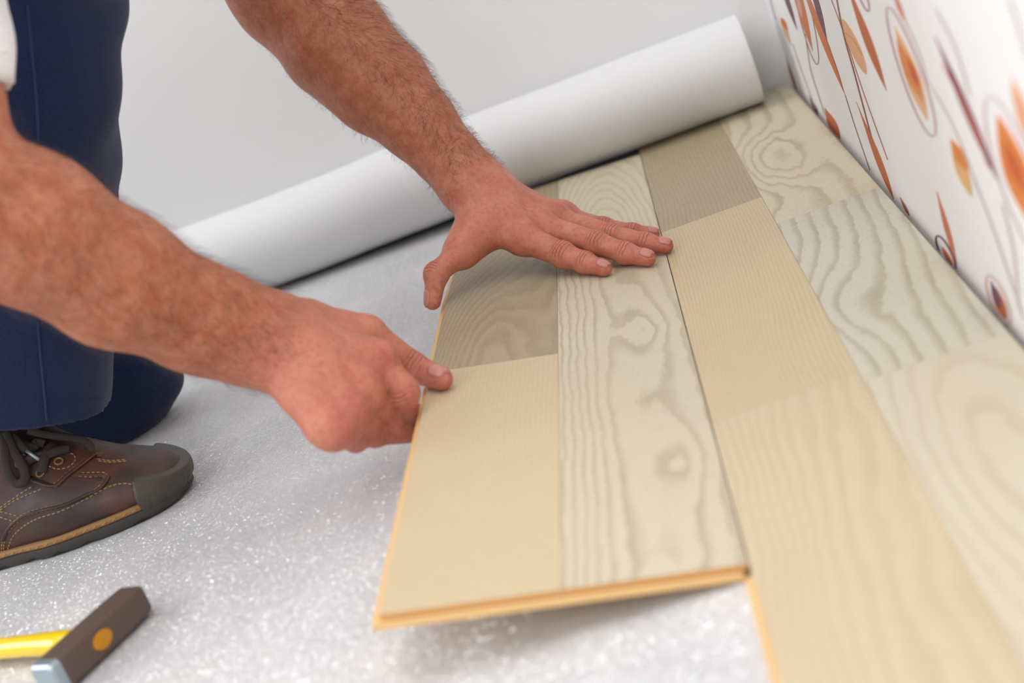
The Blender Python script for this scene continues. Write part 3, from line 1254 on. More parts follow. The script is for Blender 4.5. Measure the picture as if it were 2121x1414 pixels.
# left forearm and upper arm
larm = [(LW, 0.0265, 0.80), (at(925, 322, 1.385), 0.0285, 0.86), (at(860, 250, 1.408), 0.0345, 0.9), (at(790, 172, 1.432), 0.0415, 0.95),
        (at(700, 82, 1.455), 0.0465, 0.95), (at(592, -14, 1.475), 0.0455, 1.0)]
L_el = larm[-1][0]
L_sh = np.array([-0.300, 1.400, 0.610])
for (p, r, f), (q, r2, f2) in zip(larm[:-1], larm[1:]):
    B.add(p, q, r, r2, n=palmn, fl=(f + f2) / 2, k=0.02)
B.add(LW, L_mid[0] * .25 + LW * .75, 0.0255, 0.022, n=palmn, fl=0.82, k=0.02)
# flexor belly on the underside, towards the camera
B.add(at(760, 195, 1.420), at(680, 110, 1.445), 0.026, 0.034, k=0.03)
B.add(L_el, L_el * .5 + L_sh * .5, 0.0455, 0.053, k=0.03)
B.add(L_el * .5 + L_sh * .5, L_sh, 0.053, 0.062, k=0.03)

# ---------------- right hand: fingers under the edge, thumb on top
rax = (R_mid[0] - R_W)
rax /= np.linalg.norm(rax)
rn = np.cross(R_idx[0] - R_pnk[0], rax)
rn /= np.linalg.norm(rn)
if rn @ (CAM - R_mid[0]) < 0:
    rn = -rn                        # back of the hand looks at the camera
rac = np.cross(rn, rax)
if rac @ (R_idx[0] - R_pnk[0]) < 0:
    rac = -rac
for P, off, r1 in ((R_idx, 0.011, 0.0138), (R_mid, 0.004, 0.0140), (R_rng, -0.005, 0.0132), (R_pnk, -0.012, 0.0122)):
    metac(R_W + rac * off, P[0] - rn * 0.003, 0.0180, r1, rn, 0.9)
    redspots.append((P[0] + rn * 0.010, 0.016, 0.75))
B.add(R_W - rn * 0.006, (R_mid[0] + R_rng[0]) / 2 - rn * 0.014 - rax * 0.01, 0.020, 0.0165, n=rn, fl=0.85)
for P in (R_idx, R_mid, R_rng, R_pnk):
    B.add(P[0] + rn * 0.0022, P[0] + rn * 0.0023, 0.0126, 0.0126, k=0.009)
for P, Q in ((R_idx, R_mid), (R_mid, R_rng), (R_rng, R_pnk)):
    B.add(P[0] - rax * 0.008 - rn * 0.002, Q[0] - rax * 0.008 - rn * 0.002, 0.0122, 0.0122, k=0.012)
    B.add(P[0] * .6 + R_W * .4, Q[0] * .6 + R_W * .4, 0.0150, 0.0150, k=0.014)
for P in (R_idx, R_mid, R_rng):
    B.add(R_W + rax * 0.03 + rn * 0.0125, P[0] + rn * 0.0105, 0.003, 0.0030, k=0.014)
B.add(R_W + rac * 0.010, R_thb[0], 0.0185, 0.0175)
B.add(R_thb[0], R_thb[1], 0.0175, 0.0140)
B.add(R_thb[0] * .4 + R_thb[1] * .6, R_idx[0] - rn * 0.014, 0.010, 0.0110, k=0.010)
tg2 = B.group(0.006)
B.add(R_thb[1], R_thb[2], 0.0130, 0.0108, g=tg2)
B.add(R_thb[2], R_thb[3], 0.0112, 0.0082, g=tg2)
ax2 = R_thb[3] - R_thb[1]
ax2 /= np.linalg.norm(ax2)
tn2 = np.array([0.25, -0.15, 1.0])
creases.append((R_thb[2], ax2, tn2 - ax2 * (tn2 @ ax2), 0.011, 0.0075))
redspots += [(R_thb[3], 0.022, 0.9)]
nail(R_thb[2], R_thb[3], 0.0084, np.array([0.1, -0.05, 1.0]), 0.0120, 0.0140, -0.1)
rd = np.array([-0.5, -0.8, 0.5])
finger(R_idx, (0.0126, 0.0115, 0.0089, 0.0072), rd, kg=0.0025)
finger(R_mid, (0.0118, 0.0100, 0.0084, 0.0072), rd, kg=0.0035)
finger(R_rng, (0.0112, 0.0094, 0.0080, 0.0070), rd, kg=0.0035)
finger(R_pnk, (0.0102, 0.0084, 0.0074, 0.0062), rd, kg=0.0035)

rarm = [(R_W, 0.0285, 0.84), (at(500, 690, 0.990), 0.0305, 0.88), (at(405, 655, 0.975), 0.0338, 0.92), (at(243, 580, 0.950), 0.0412, 0.95), (at(62, 474, 0.925), 0.0452, 0.97),
        (at(-105, 384, 0.900), 0.0430, 1.0)]
R_el = rarm[-1][0]
R_sh = np.array([-0.335, 1.010, 0.610])
for (p, r, f), (q, r2, f2) in zip(rarm[:-1], rarm[1:]):
    B.add(p, q, r, r2, n=np.cross(q - p, [0.2, -0.2, 1]), fl=(f + f2) / 2, k=0.02)
B.add(R_W, R_mid[0] * .25 + R_W * .75, 0.0262, 0.023, n=rn, fl=0.86, k=0.02)
R_um = at(-184, 180, 0.918)
B.add(R_el, R_um, 0.0430, 0.0450, k=0.012)
B.add(R_um, R_sh, 0.0450, 0.062, k=0.03)

# ---------------- shoulders, neck and head (out of the frame, so that the figure is whole)
NECK = np.array([-0.255, 1.205, 0.665])
HIP = np.array([-0.800, 1.230, 0.450])
HEAD = np.array([-0.135, 1.200, 0.740])
B.add(L_sh, NECK - np.array([.05, 0, .03]), 0.055, 0.055, k=0.04)
B.add(R_sh, NECK - np.array([.05, 0, .03]), 0.055, 0.055, k=0.04)
B.add(NECK - np.array([.05, 0, .03]), HIP, 0.075, 0.07, k=0.04)
B.add(NECK - np.array([.03, 0, .02]), HEAD - np.array([.03, 0, .02]), 0.056, 0.052, k=0.03)
hf = np.array([0.72, -0.02, -0.69])      # the way the face looks: down at the hands
hf /= np.linalg.norm(hf)
hu = np.array([0.69, 0.0, 0.72])         # crown
hs = np.cross(hf, hu)
B.add(HEAD + hu * .045 - hf * .022, HEAD + hu * .045 + hf * .018, 0.078, 0.074, k=0.03)
B.add(HEAD + hu * .01 + hf * .03, HEAD - hu * .062 + hf * .052, 0.058, 0.030, k=0.03)
B.add(HEAD + hu * .028 + hf * .092, HEAD - hu * .012 + hf * .108, 0.008, 0.013, k=0.012)
B.add(HEAD - hu * .038 + hf * .083 - hs * .018, HEAD - hu * .038 + hf * .083 + hs * .018, 0.007, 0.007, k=0.006)
B.add(HEAD - hu * .046 + hf * .080 - hs * .016, HEAD - hu * .046 + hf * .080 + hs * .016, 0.007, 0.007, k=0.006)
for s in (-1, 1):
    B.add(HEAD + hu * .042 + hf * .080 + hs * s * .014, HEAD + hu * .040 + hf * .070 + hs * s * .046, 0.010, 0.008, k=0.012)
    B.add(HEAD + hu * .035 + hs * s * .076 - hf * .002, HEAD - hu * .012 + hs * s * .072, 0.017, 0.010, n=hs, fl=0.4, k=0.008)
B.freeze()


def body_post(P, d):
    # low muscle and vein relief
    w = np.sin(P[:, 0] * 83 + P[:, 2] * 47) * np.sin(P[:, 1] * 71 - P[:, 2] * 59 + 1.0)
    return d - 0.0004 * w


B.post = body_post
body, BV = sdf_obj('body', B, 0.0020, M_skin, None, 2)
adopt(body, person)

# attributes: hand tint, reddened knuckles and tips, crease coordinate
nV = len(BV)
hand_a = np.zeros(nV)
for Wc, ax in ((LW, axp), (R_W, rax)):
    t = (BV - Wc) @ ax
    near = np.linalg.norm(BV - Wc, axis=1) < 0.26
    hand_a = np.maximum(hand_a, np.where(near, np.clip((t + 0.02) / 0.05, 0, 1), 0))
red_a = np.zeros(nV)
for p, r, a in redspots:
    d2 = ((BV - p) ** 2).sum(1)
    red_a = np.maximum(red_a, a * np.exp(-d2 / (r * r)))
cu = np.zeros(nV)
cm = np.zeros(nV)
me = body.data
nor = np.empty(nV * 3, dtype=np.float32)
me.vertices.foreach_get('normal', nor)
nor = nor.reshape(-1, 3)
for p, ax, dn, r, ext in creases:
    dn = dn / np.linalg.norm(dn)
    q = BV - p
    u = q @ ax
    rad = np.linalg.norm(q - u[:, None] * ax, axis=1)
    facing = np.clip((nor @ dn - 0.15) / 0.4, 0, 1)
    msk = np.exp(-(u / ext) ** 4) * facing * (rad < r * 1.6)
    up = msk > cm
    cu = np.where(up, u, cu)
    cm = np.maximum(cm, msk)
for nm, arr in (('hand', hand_a), ('red', red_a), ('crease_u', cu), ('crease_m', cm)):
    at_ = me.attributes.new(nm, 'FLOAT', 'POINT')
    at_.data.foreach_set('value', arr.astype(np.float32))

# ---------------- fingernails
for (c, ax, dn, r, wid, length) in nails:
    sd = np.cross(ax, dn)
    nu_, nv_ = 9, 9
    pts = []
    for i in range(nu_):
        for j in range(nv_):
            a = (i / (nu_ - 1) - 0.5)
            b = (j / (nv_ - 1) - 0.5)
            # rounded-rectangle outline
            wv = math.sqrt(max(0.05, 1 - (abs(2 * a)) ** 4 * 0.75))
            pts.append(c + ax * (a * length) + sd * (b * wid * wv) + dn * r * (1.0 - 0.35 * (2 * b) ** 2))
    P = newton(B, np.array(pts), 5, 0.0)
    G = fgrad(B, P)
    G /= np.linalg.norm(G, axis=1)[:, None]
    top = P + G * 0.00055
    bot = P - G * 0.0006
    idx = np.arange(nu_ * nv_).reshape(nu_, nv_)
    F = np.stack([idx[:-1, :-1], idx[:-1, 1:], idx[1:, 1:], idx[1:, :-1]], -1).reshape(-1, 4)
    o = len(top)
    V = np.vstack([top, bot])
    faces = [tuple(f) for f in F] + [tuple(f[::-1] + o) for f in F]
    ring = list(idx[0, :]) + list(idx[1:, -1]) + list(idx[-1, -2::-1]) + list(idx[-2:0:-1, 0])
    for i in range(len(ring)):
        a, b = ring[i], ring[(i + 1) % len(ring)]
        faces.append((b, a, a + o, b + o))
    no = mesh_obj('fingernail', V, faces, M_nail)
    no.parent = body
    no.matrix_parent_inverse = Matrix.Translation(person.location).inverted() @ Matrix.Identity(4)
    no.matrix_parent_inverse = Matrix.Identity(4)

# ---------------- hair on the forearms
def arm_hair(path, count, seed, ventral, v_keep, wid):
    r = np.random.default_rng(seed)
    C_ = np.array([p[0] for p in path])
    seg = np.linalg.norm(np.diff(C_, axis=0), axis=1)
    L = np.concatenate([[0], np.cumsum(seg)])
    # candidate vertices near the arm path
    bestd = np.full(nV, 1e9)
    bt = np.zeros(nV)
    bax = np.zeros((nV, 3))
    for i in range(len(C_) - 1):
        ba = C_[i + 1] - C_[i]
        t = np.clip(((BV - C_[i]) @ ba) / (ba @ ba), 0, 1)
        d = np.linalg.norm(BV - C_[i] - t[:, None] * ba, axis=1)
        u = d < bestd
        bestd = np.where(u, d, bestd)
        bt = np.where(u, L[i] + t * seg[i], bt)
        bax[u] = -ba / seg[i]
    ok = (bestd < 0.062) & (bt > 0.002) & (bt < L[-1] * 0.97) & (hand_a < 0.8)
    vent = nor @ ventral
    ok &= (r.random(nV) < np.where(vent > 0.45, v_keep, 1.0))
    cand = np.nonzero(ok)[0]
    pick = r.choice(cand, min(count, len(cand)), replace=False)
    geos_v, geos_f = [], []
    for i in pick:
        n = nor[i].astype(float)
        a = bax[i]
        side = np.cross(n, a)
        side /= np.linalg.norm(side) + 1e-9
        fl = math.sin(BV[i, 0] * 55 + BV[i, 2] * 40) * 0.7 + r.normal(0, 0.45)
        d = a * math.cos(fl) + side * math.sin(fl)
        ln = r.uniform(0.007, 0.018)
        p0 = BV[i] - n * 0.0003
        w = np.cross(d, n) * wid
        p1 = p0 + d * ln * 0.5 + n * ln * 0.24
        p2 = p0 + d * ln + n * ln * 0.26 + side * r.normal(0, 0.0012)
        o = len(geos_v)
        h_ = n * wid
        geos_v += [p0 - w, p0 + w, p0 + h_, p1 - w, p1 + w, p1 + h_, p2]
        geos_f += [(o, o + 1, o + 4, o + 3), (o + 1, o + 2, o + 5, o + 4), (o + 2, o, o + 3, o + 5), (o + 3, o + 4, o + 6), (o + 4, o + 5, o + 6), (o + 5, o + 3, o + 6)]
    return geos_v, geos_f


hv, hf_ = arm_hair(larm, 5200, 3, np.array([-0.5, -0.75, -0.3]), 0.12, 0.000075)
o = mesh_obj('arm_hair', hv, hf_, M_hair, smooth=False)
o.parent = body
tag(o, kind='stuff')
hv, hf_ = arm_hair(rarm, 4600, 5, np.array([0.2, 0.3, -0.9]), 0.3, 0.000055)
o = mesh_obj('arm_hair', hv, hf_, M_hair, smooth=False)
o.parent = body
tag(o, kind='stuff')

# ---------------- eyes and head hair
for s in (-1, 1):
    c = HEAD + hu * .026 + hf * .079 + hs * s * .031
    for rad, off, mt, nm in ((0.0115, 0, M_white_eye, 'eye'), (0.0058, 0.0068, M_iris, 'iris')):
        bm = bmesh.new()
        bmesh.ops.create_uvsphere(bm, u_segments=16, v_segments=10, radius=rad)
        m_ = bpy.data.meshes.new(nm)
        bm.to_mesh(m_)
        bm.free()
        m_.materials.append(mt)
        m_.transform(Matrix.Translation(Vector(c + hf * off)))
        o = link(bpy.data.objects.new(nm, m_), body)
H = Field()
H.add(HEAD + hu * .056 - hf * .030, HEAD + hu * .060 + hf * .012, 0.0800, 0.0740, k=0.02)
H.add(HEAD + hu * .03 - hf * .045, HEAD - hu * .03 - hf * .042, 0.058, 0.045, k=0.02)
H.freeze()
H.post = lambda P, d: d - 0.0015 * np.sin(P[:, 1] * 400) * np.sin(P[:, 0] * 260 + P[:, 2] * 240)
o, _ = sdf_obj('hair', H, 0.006, M_hair, None, 2)
adopt(o, person)

# ---------------- trousers
def wrinkles(P, amp=1.0):
    q = P[:, 0] * 0.45 + P[:, 2] * 0.9
    s = P[:, 1] * 0.8 - P[:, 0] * 0.5
    w = np.sin(s * 75 + 2.4 * np.sin(q * 16) + 1.0) * 0.5 + np.sin(q * 58 + s * 66 + 1.7 * np.sin(s * 27)) * 0.38 + np.sin(q * 120 - s * 52 + 2 * np.sin(q * 31)) * 0.2
    return amp * 0.0052 * w


LEG_LO = at(14, 905, 1.150)
LEG_KN = at(34, -230, 1.150)
laxis = LEG_KN - LEG_LO
laxis /= np.linalg.norm(laxis)
HEM = at(100, 889, 1.150 - 0.07)
hem_n = laxis + 0.10 * np.array([-0.9, 0, 0.4]) + np.array([0, 0.12, 0])
hem_n /= np.linalg.norm(hem_n)
T = Field()
T.kg[0] = 0.03
T.add(LEG_LO - laxis * 0.05, LEG_KN, 0.0815, 0.0790, k=0.03)
T.add(LEG_KN, np.array([-0.800, 1.160, 0.430]), 0.0790, 0.105, k=0.03)
LK = at(240, 798, 1.375)
LK[2] = 0.056
T.add(LK, np.array([-0.795, 1.330, 0.420]), 0.0545, 0.105, k=0.03)
T.add(LK, np.array([-0.960, 1.400, 0.062]), 0.0540, 0.052, k=0.03)
T.add(LK + np.array([-.01, -.02, -.012]), LK + np.array([-.09, -.03, -.012]), 0.040, 0.040, k=0.02)
T.add(HIP + np.array([-.02, -.06, .0]), HIP + np.array([-.02, .06, .0]), 0.125, 0.125, k=0.05)
T.add(HIP, HIP + np.array([.07, 0, .05]), 0.125, 0.120, k=0.05)
T.freeze()
RL_A, RL_B = LEG_LO - laxis * 0.3, LEG_LO + laxis * 0.3


def trouser_post(P, d):
    d = d - wrinkles(P)
    # the right leg ends in a hem; hollow inside for a short way
    near = (np.linalg.norm(P - LEG_LO, axis=1) < 0.16) & (P[:, 1] < 1.262)
    hd = -((P - HEM) @ hem_n)
    t = (P - LEG_LO) @ laxis
    rr = np.linalg.norm(P - LEG_LO - t[:, None] * laxis, axis=1)
    inner = np.maximum(rr - 0.0690, -hd - 0.03)
    cut = np.maximum(np.maximum(d, hd), -inner)
    d = np.where(near & (rr < 0.13), cut, d)
    d = np.maximum(d, ZU + 0.0022 - P[:, 2])
    return d


T.post = trouser_post
trousers, _ = sdf_obj('trousers', T, 0.0034, M_navy, None, 1)
adopt(trousers, person)


def on_surf(fd, pts, level=0.0):
    out = []
    for p in pts:
        q = trace(fd, p[0], p[1], level=level)
        if q is not None:
            out.append(q)
    return out


def seam_tube(name, fd, pts, rad, mat, parent, lev=0.0002, n=10):
    P = catmull(pts, n)
    S = on_surf(fd, P, lev)
    if len(S) < 3:
        return None
    v, f = tube_geo(S, rad, 6)
    o = mesh_obj(name, v, f, mat)
    o.parent = parent
    return o


seam_tube('side_seam', T, [(57, 10), (66, 110), (75, 200), (80, 290)], 0.0011, M_navy_thread, trousers)
seam_tube('side_seam', T, [(78, 668), (84, 740), (90, 800), (97, 872)], 0.0011, M_navy_thread, trousers)


def stitch_row(name, fd, pts, mat, parent, length=0.0030, gap=0.0014, rad=0.00042, n=14, level=0.0003):
    P = catmull(pts, n) if len(pts) > 2 else np.linspace(pts[0], pts[1], 20)
    S = on_surf(fd, P, level)
    if len(S) < 3:
        return None
    S = np.array(S)
    dd = np.linalg.norm(np.diff(S, axis=0), axis=1)
    keep = np.concatenate([[True], dd < 0.02])
    S = S[keep]
    L = np.concatenate([[0], np.cumsum(np.linalg.norm(np.diff(S, axis=0), axis=1))])
    geos = []
    s = 0.0
    while s + length < L[-1]:
        q = [np.array([np.interp(s + f * length, L, S[:, k]) for k in range(3)]) for f in (0, .5, 1)]
        geos.append(tube_geo(q, [rad * .6, rad, rad * .6], 5))
        s += length + gap
    if not geos:
        return None
    v, f = join_geo(geos)
    o = mesh_obj(name, v, f, mat)
    o.parent = parent
    return o


stitch_row('hem_stitching', T, [(2, 836), (60, 834), (120, 832), (175, 826), (216, 822)], M_navy_thread, trousers, 0.0024, 0.0012, 0.00035)

# ---------------- t-shirt
S_ = Field()
S_.kg[0] = 0.04
S_.add(L_sh, NECK - np.array([.07, 0, .04]), 0.072, 0.082, k=0.05)
S_.add(R_sh, NECK - np.array([.07, 0, .04]), 0.072, 0.082, k=0.05)
S_.add(NECK - np.array([.09, 0, .05]), HIP + np.array([.05, 0, .02]), 0.110, 0.128, n=(0, 1, 0), fl=1.25, k=0.06)
S_.add(R_sh, R_um, 0.0700, 0.0580, k=0.04)
l_um = L_el * .5 + L_sh * .5
S_.add(L_sh, l_um, 0.0700, 0.0600, k=0.04)
S_.freeze()
rdir = R_sh - R_um
rdir /= np.linalg.norm(rdir)
ldir = L_sh - l_um
ldir /= np.linalg.norm(ldir)
r_cut = at(10, 156, 0.90)
l_cut = l_um + ldir * 0.03
r_cn = np.array([0.3298, 0.3222, 0.8874])


def shirt_post(P, d):
    d = d - wrinkles(P * 0.9, 0.8)
    a = np.where(np.linalg.norm(P - R_um, axis=1) < 0.11, -((P - r_cut) @ r_cn), -1.0)
    b = np.where(np.linalg.norm(P - l_um, axis=1) < 0.12, -((P - l_cut) @ ldir), -1.0)
    d = np.maximum(np.maximum(d, a), b)
    return d


S_.post = shirt_post
shirt, _ = sdf_obj('t_shirt', S_, 0.0050, M_shirt, None, 1)
adopt(shirt, person)
seam_tube('sleeve_hem', S_, [(3, 106), (12, 106), (19, 105)], 0.0007, M_shirt, shirt)

# ---------------- the right shoe
SH = Field()
SH.kg[0] = 0.02
sy = 1.152
zb = ZU + 0.010
for a, b, ra, rb, n, fl, k in [
    ((-0.456, sy - .008, zb + .009), (-0.478, sy - .006, zb + .012), 0.036, 0.044, (0, 0, 1), 0.54, 0.02),
    ((-0.478, sy - .006, zb + .012), (-0.522, sy - .003, zb + .018), 0.044, 0.051, (0, 0, 1), 0.62, 0.02),
    ((-0.522, sy - .003, zb + .018), (-0.580, sy + .002, zb + .026), 0.051, 0.046, (0, 0, 1), 0.9, 0.02),
    ((-0.580, sy + .002, zb + .026), (-0.680, sy + .006, zb + .028), 0.046, 0.040, (0, 0, 1), 1.0, 0.02),
    ((-0.515, sy + .002, zb + .018), (-0.562, sy + .006, zb + .054), 0.026, 0.036, (0, 1, 0), 0.9, 0.03),
    ((-0.560, sy + .006, zb + .064), (-0.610, sy + .006, zb + .092), 0.036, 0.042, (0, 1, 0), 0.95, 0.03),
    ((-0.610, sy + .006, zb + .092), (-0.690, sy + .006, zb + .072), 0.043, 0.036, (0, 1, 0), 0.9, 0.03),
]:
    SH.add(a, b, ra, rb, n=n, fl=fl, k=k)
SH.freeze()


def shoe_post(P, d):
    d = d - 0.0008 * np.sin(P[:, 0] * 120 + 1.5 * np.sin(P[:, 1] * 60)) * np.exp(-((P[:, 0] + .53) / .05) ** 2)
    return np.maximum(np.maximum(d, zb - P[:, 2]), P[:, 2] - (ZU + 0.118))


SH.post = shoe_post
shoe, shoeV = sdf_obj('shoe', SH, 0.0024, M_leather, None, 2)
adopt(shoe, person)
shoe['label'] = 'worn brown leather lace-up shoe with tan stitching'


def sole_outline(off=0.0, z=None):
    """outline of the upper where it meets the sole, pushed out by off"""
    pts = []
    z = zb + 0.010
    cx, cy = -0.56, sy + 0.003
    for i in range(96):
        a = 2 * math.pi * i / 96
        # stretch the fan so that rays spread evenly along the foot
        lo_, hi_ = 0.0, 0.25
        dx, dy = math.cos(a), math.sin(a) * 0.55
        for _ in range(40):
            m_ = (lo_ + hi_) / 2
            v = SH.eval(np.array([[cx + dx * m_, cy + dy * m_, z]]), post=False)[0]
            if v < 0:
                lo_ = m_
            else:
                hi_ = m_
        pts.append((cx + dx * lo_, cy + dy * lo_))
    P = np.array(pts)
    T_ = np.roll(P, -1, 0) - np.roll(P, 1, 0)
    T_ /= np.linalg.norm(T_, axis=1)[:, None]
    Nn = np.stack([T_[:, 1], -T_[:, 0]], 1)
    return P + Nn * off


def extrude_outline(name, P, z0, z1, mat, bevel=0.0015, rise=None):
    """closed slab from an outline with rounded rims"""
    c = P.mean(0)
    rings = []
    for (off, z) in ((-bevel, z0), (0, z0 + bevel), (0, z1 - bevel), (-bevel, z1)):
        q = P + (P - c) / np.linalg.norm(P - c, axis=1)[:, None] * off
        zz = np.full(len(P), z)
        if rise is not None:
            zz = zz + rise(q) * (1 if z < (z0 + z1) / 2 else 0)
        rings.append(np.column_stack([q, zz]))
    V = np.vstack(rings)
    n = len(P)
    F = []
    for r in range(3):
        for i in range(n):
            F.append((r * n + i, r * n + (i + 1) % n, (r + 1) * n + (i + 1) % n, (r + 1) * n + i))
    F.append(tuple(range(n - 1, -1, -1)))
    F.append(tuple(range(3 * n, 4 * n)))
    o = mesh_obj(name, V, F, mat)
    o.parent = shoe
    return o


OUT = sole_outline(0.0015)
extrude_outline('sole', OUT, ZU + 0.0006, ZU + 0.0105, M_rubber_d, rise=lambda q: np.clip((q[:, 0] + 0.46) / 0.05, 0, 1) ** 2 * 0.004 + 0.0022 * (np.sin(q[:, 0] * 260 + q[:, 1] * 160) > 0.55))
extrude_outline('welt', sole_outline(0.0030), ZU + 0.0105, ZU + 0.0150, M_welt, 0.0012)
# welt stitching: short slanted stitches along the outer side
WO = sole_outline(0.0032)
geos = []
L = np.concatenate([[0], np.cumsum(np.linalg.norm(np.diff(np.vstack([WO, WO[:1]]), axis=0), axis=1))])
WOc = np.vstack([WO, WO[:1]])
s = 0.0
while s < L[-1] - 0.004:
    p = [np.array([np.interp(s, L, WOc[:, 0]), np.interp(s, L, WOc[:, 1]), ZU + 0.0120]),
         np.array([np.interp(s + .0038, L, WOc[:, 0]), np.interp(s + .0038, L, WOc[:, 1]), ZU + 0.0134])]
    geos.append(tube_geo([p[0], (p[0] + p[1]) / 2, p[1]], 0.00055, 5))
    s += 0.0084
v, f = join_geo(geos)
mesh_obj('welt_stitching', v, f, M_thread_o, shoe)
# rubber toe cap: a thick skin over the front of the shoe
TC = Field()
TC.kg[0] = 0.02
for i in range(len(SH.ra)):
    TC.add(SH.A[i], SH.B[i], SH.ra[i] + 0.0058, SH.rb[i] + 0.0058, n=SH.n[i], fl=1 / SH.fl[i], k=SH.k[i])
TC.freeze()


def cap_post(P, d):
    d = d - 0.0006
    lim = (-0.452 + 0.10 * np.clip(P[:, 2] - (zb + 0.012), 0, 0.05) + 0.05 * np.abs(P[:, 1] - sy - 0.006)) - P[:, 0]
    top = P[:, 2] - (zb + 0.0215 + 0.35 * np.clip(-0.440 - P[:, 0], -0.05, 0.02))
    grooves = 0.0011 * np.clip(1 - np.abs(((P[:, 1] * 1.0 + P[:, 0] * 0.9) * 60) % 1 - 0.5) * 6, 0, 1) * np.clip((zb + 0.010 - P[:, 2]) / 0.004, 0, 1)
    d = d + grooves
    return np.maximum(np.maximum(np.maximum(d, lim), top), ZU + 0.0010 - P[:, 2])


TC.post = cap_post
o, _ = sdf_obj('toe_cap', TC, 0.0018, M_rubber, None, 1)
o.parent = shoe

zp = lambda L_: [(x * 0.2546, 840 + y * 0.2546) for x, y in L_]
rows = [
    [(0, 830), (130, 740), (270, 650)], [(0, 850), (140, 760), (350, 672)],
    [(230, 570), (330, 610), (440, 632), (520, 565), (640, 470), (760, 385), (840, 400)],
    [(240, 590), (330, 628), (450, 660), (545, 580), (660, 490), (770, 405), (830, 410)],
    [(640, 572), (740, 578), (820, 572), (850, 590), (800, 660), (700, 715), (520, 795), (300, 845), (170, 895), (70, 985), (22, 1090), (10, 1215)],
    [(660, 545), (760, 542), (850, 545), (872, 590), (815, 680), (700, 735), (520, 815), (310, 866), (185, 915), (90, 1000), (38, 1100), (28, 1220)],
    [(1185, 690), (1110, 648), (1000, 632), (880, 660), (750, 730), (600, 810), (470, 865), (300, 920), (180, 990), (95, 1080), (52, 1210)],
    [(395, 490), (470, 515), (560, 495), (612, 440), (590, 392), (510, 378)],
    [(790, 432), (900, 446), (1045, 435)], [(800, 448), (900, 458), (1040, 448)],
    [(0, 860), (80, 880), (165, 905)], [(0, 905), (60, 925), (110, 940)],
    [(185, 395), (240, 415)], [(300, 320), (380, 335), (470, 352)],
]
for r in rows:
    P = zp(r)
    if len(P) == 2:
        P = [P[0], ((P[0][0] + P[1][0]) / 2, (P[0][1] + P[1][1]) / 2), P[1]]
    stitch_row('stitching', SH, P, M_thread, shoe, 0.0028, 0.0012, 0.00052, n=8)
# raised leather overlays along the big seams
def overlay(pts, rad):
    P = catmull(zp(pts), 6)
    S = on_surf(SH, P, 0.0)
    if len(S) > 3:
        v, f = tube_geo(S, rad, 8, flat=(1.0, 0.35))
        o = mesh_obj('leather_piping', v, f, M_leather)
        o.parent = shoe


overlay([(235, 580), (330, 619), (445, 646), (532, 572), (650, 480), (765, 395), (835, 405)], 0.0042)
overlay([(650, 558), (750, 560), (835, 560), (861, 590), (808, 670), (700, 725), (520, 805), (305, 855), (178, 905), (80, 992), (30, 1095)], 0.0036)
# eyelets
for (x, y) in ((330, 550), (478, 455), (160, 470)):
    q = trace(SH, x * 0.2546, 840 + y * 0.2546)
    if q is not None:
        G = fgrad(SH, q[None])[0]
        G /= np.linalg.norm(G)
        a = np.cross(G, [0, 0, 1])
        a /= np.linalg.norm(a)
        b = np.cross(G, a)
        ring = [q + G * 0.0006 + 0.0032 * (math.cos(t) * a + math.sin(t) * b) for t in np.linspace(0, 2 * math.pi, 17)]
        v, f = tube_geo(ring, 0.0008, 6, caps=False)
        o = mesh_obj('eyelet', v, f, M_welt)
        o.parent = shoe


def lace(pts, rad=0.0028, lift=0.0025):
    P = catmull(zp([(p[0], p[1]) for p in pts]), 6)
    LF = catmull([(p[2],) for p in pts], 6)[:, 0]
    S = []
    last = None
    for p, lf in zip(P, LF):
        q = trace(SH, p[0], p[1], level=lift + lf)
        if q is None:
            if last is None:
                continue
            q = at(p[0], p[1], last[1])
        S.append(q)
        last = q
    if len(S) > 3:
        v, f = tube_geo(S, rad, 8, flat=(1.25, 0.6), up=tuple((CAM - S[0]) / np.linalg.norm(CAM - S[0])))
        o = mesh_obj('lace', v, f, M_lace)
        o.parent = shoe


lace([(10, 215, .006), (35, 320, .008), (40, 450, .008), (75, 570, .006), (140, 630, .004), (200, 600, .003), (190, 500, .004), (130, 400, .006), (80, 300, .008), (50, 215, .008)], 0.0030)
lace([(95, 235, .006), (150, 300, .006), (215, 365, .005)], 0.0026)
lace([(440, 318, 0), (385, 380, .001), (360, 440, .001), (340, 545, -.001)], 0.0032)
lace([(200, 470, 0), (280, 420, .001), (380, 400, .001), (480, 365, .001), (560, 350, 0)], 0.0030)
lace([(230, 200, .004), (330, 225, .006), (450, 245, .006), (580, 262, .006), (680, 285, .006), (738, 335, .004), (738, 372, .001)], 0.0026)
lace([(160, 300, 0), (270, 340, .001), (300, 300, .001), (360, 310, .001)], 0.0030)
q0 = trace(SH, 215 * .2546, 840 + 365 * .2546, level=0.0075)
q1 = trace(SH, 318 * .2546, 840 + 440 * .2546, level=0.0045)
if q0 is not None and q1 is not None:
    v, f = tube_geo([q0, (q0 + q1) / 2, q1], 0.0016, 8)
    o = mesh_obj('aglet', v, f, M_steel)
    o.parent = shoe

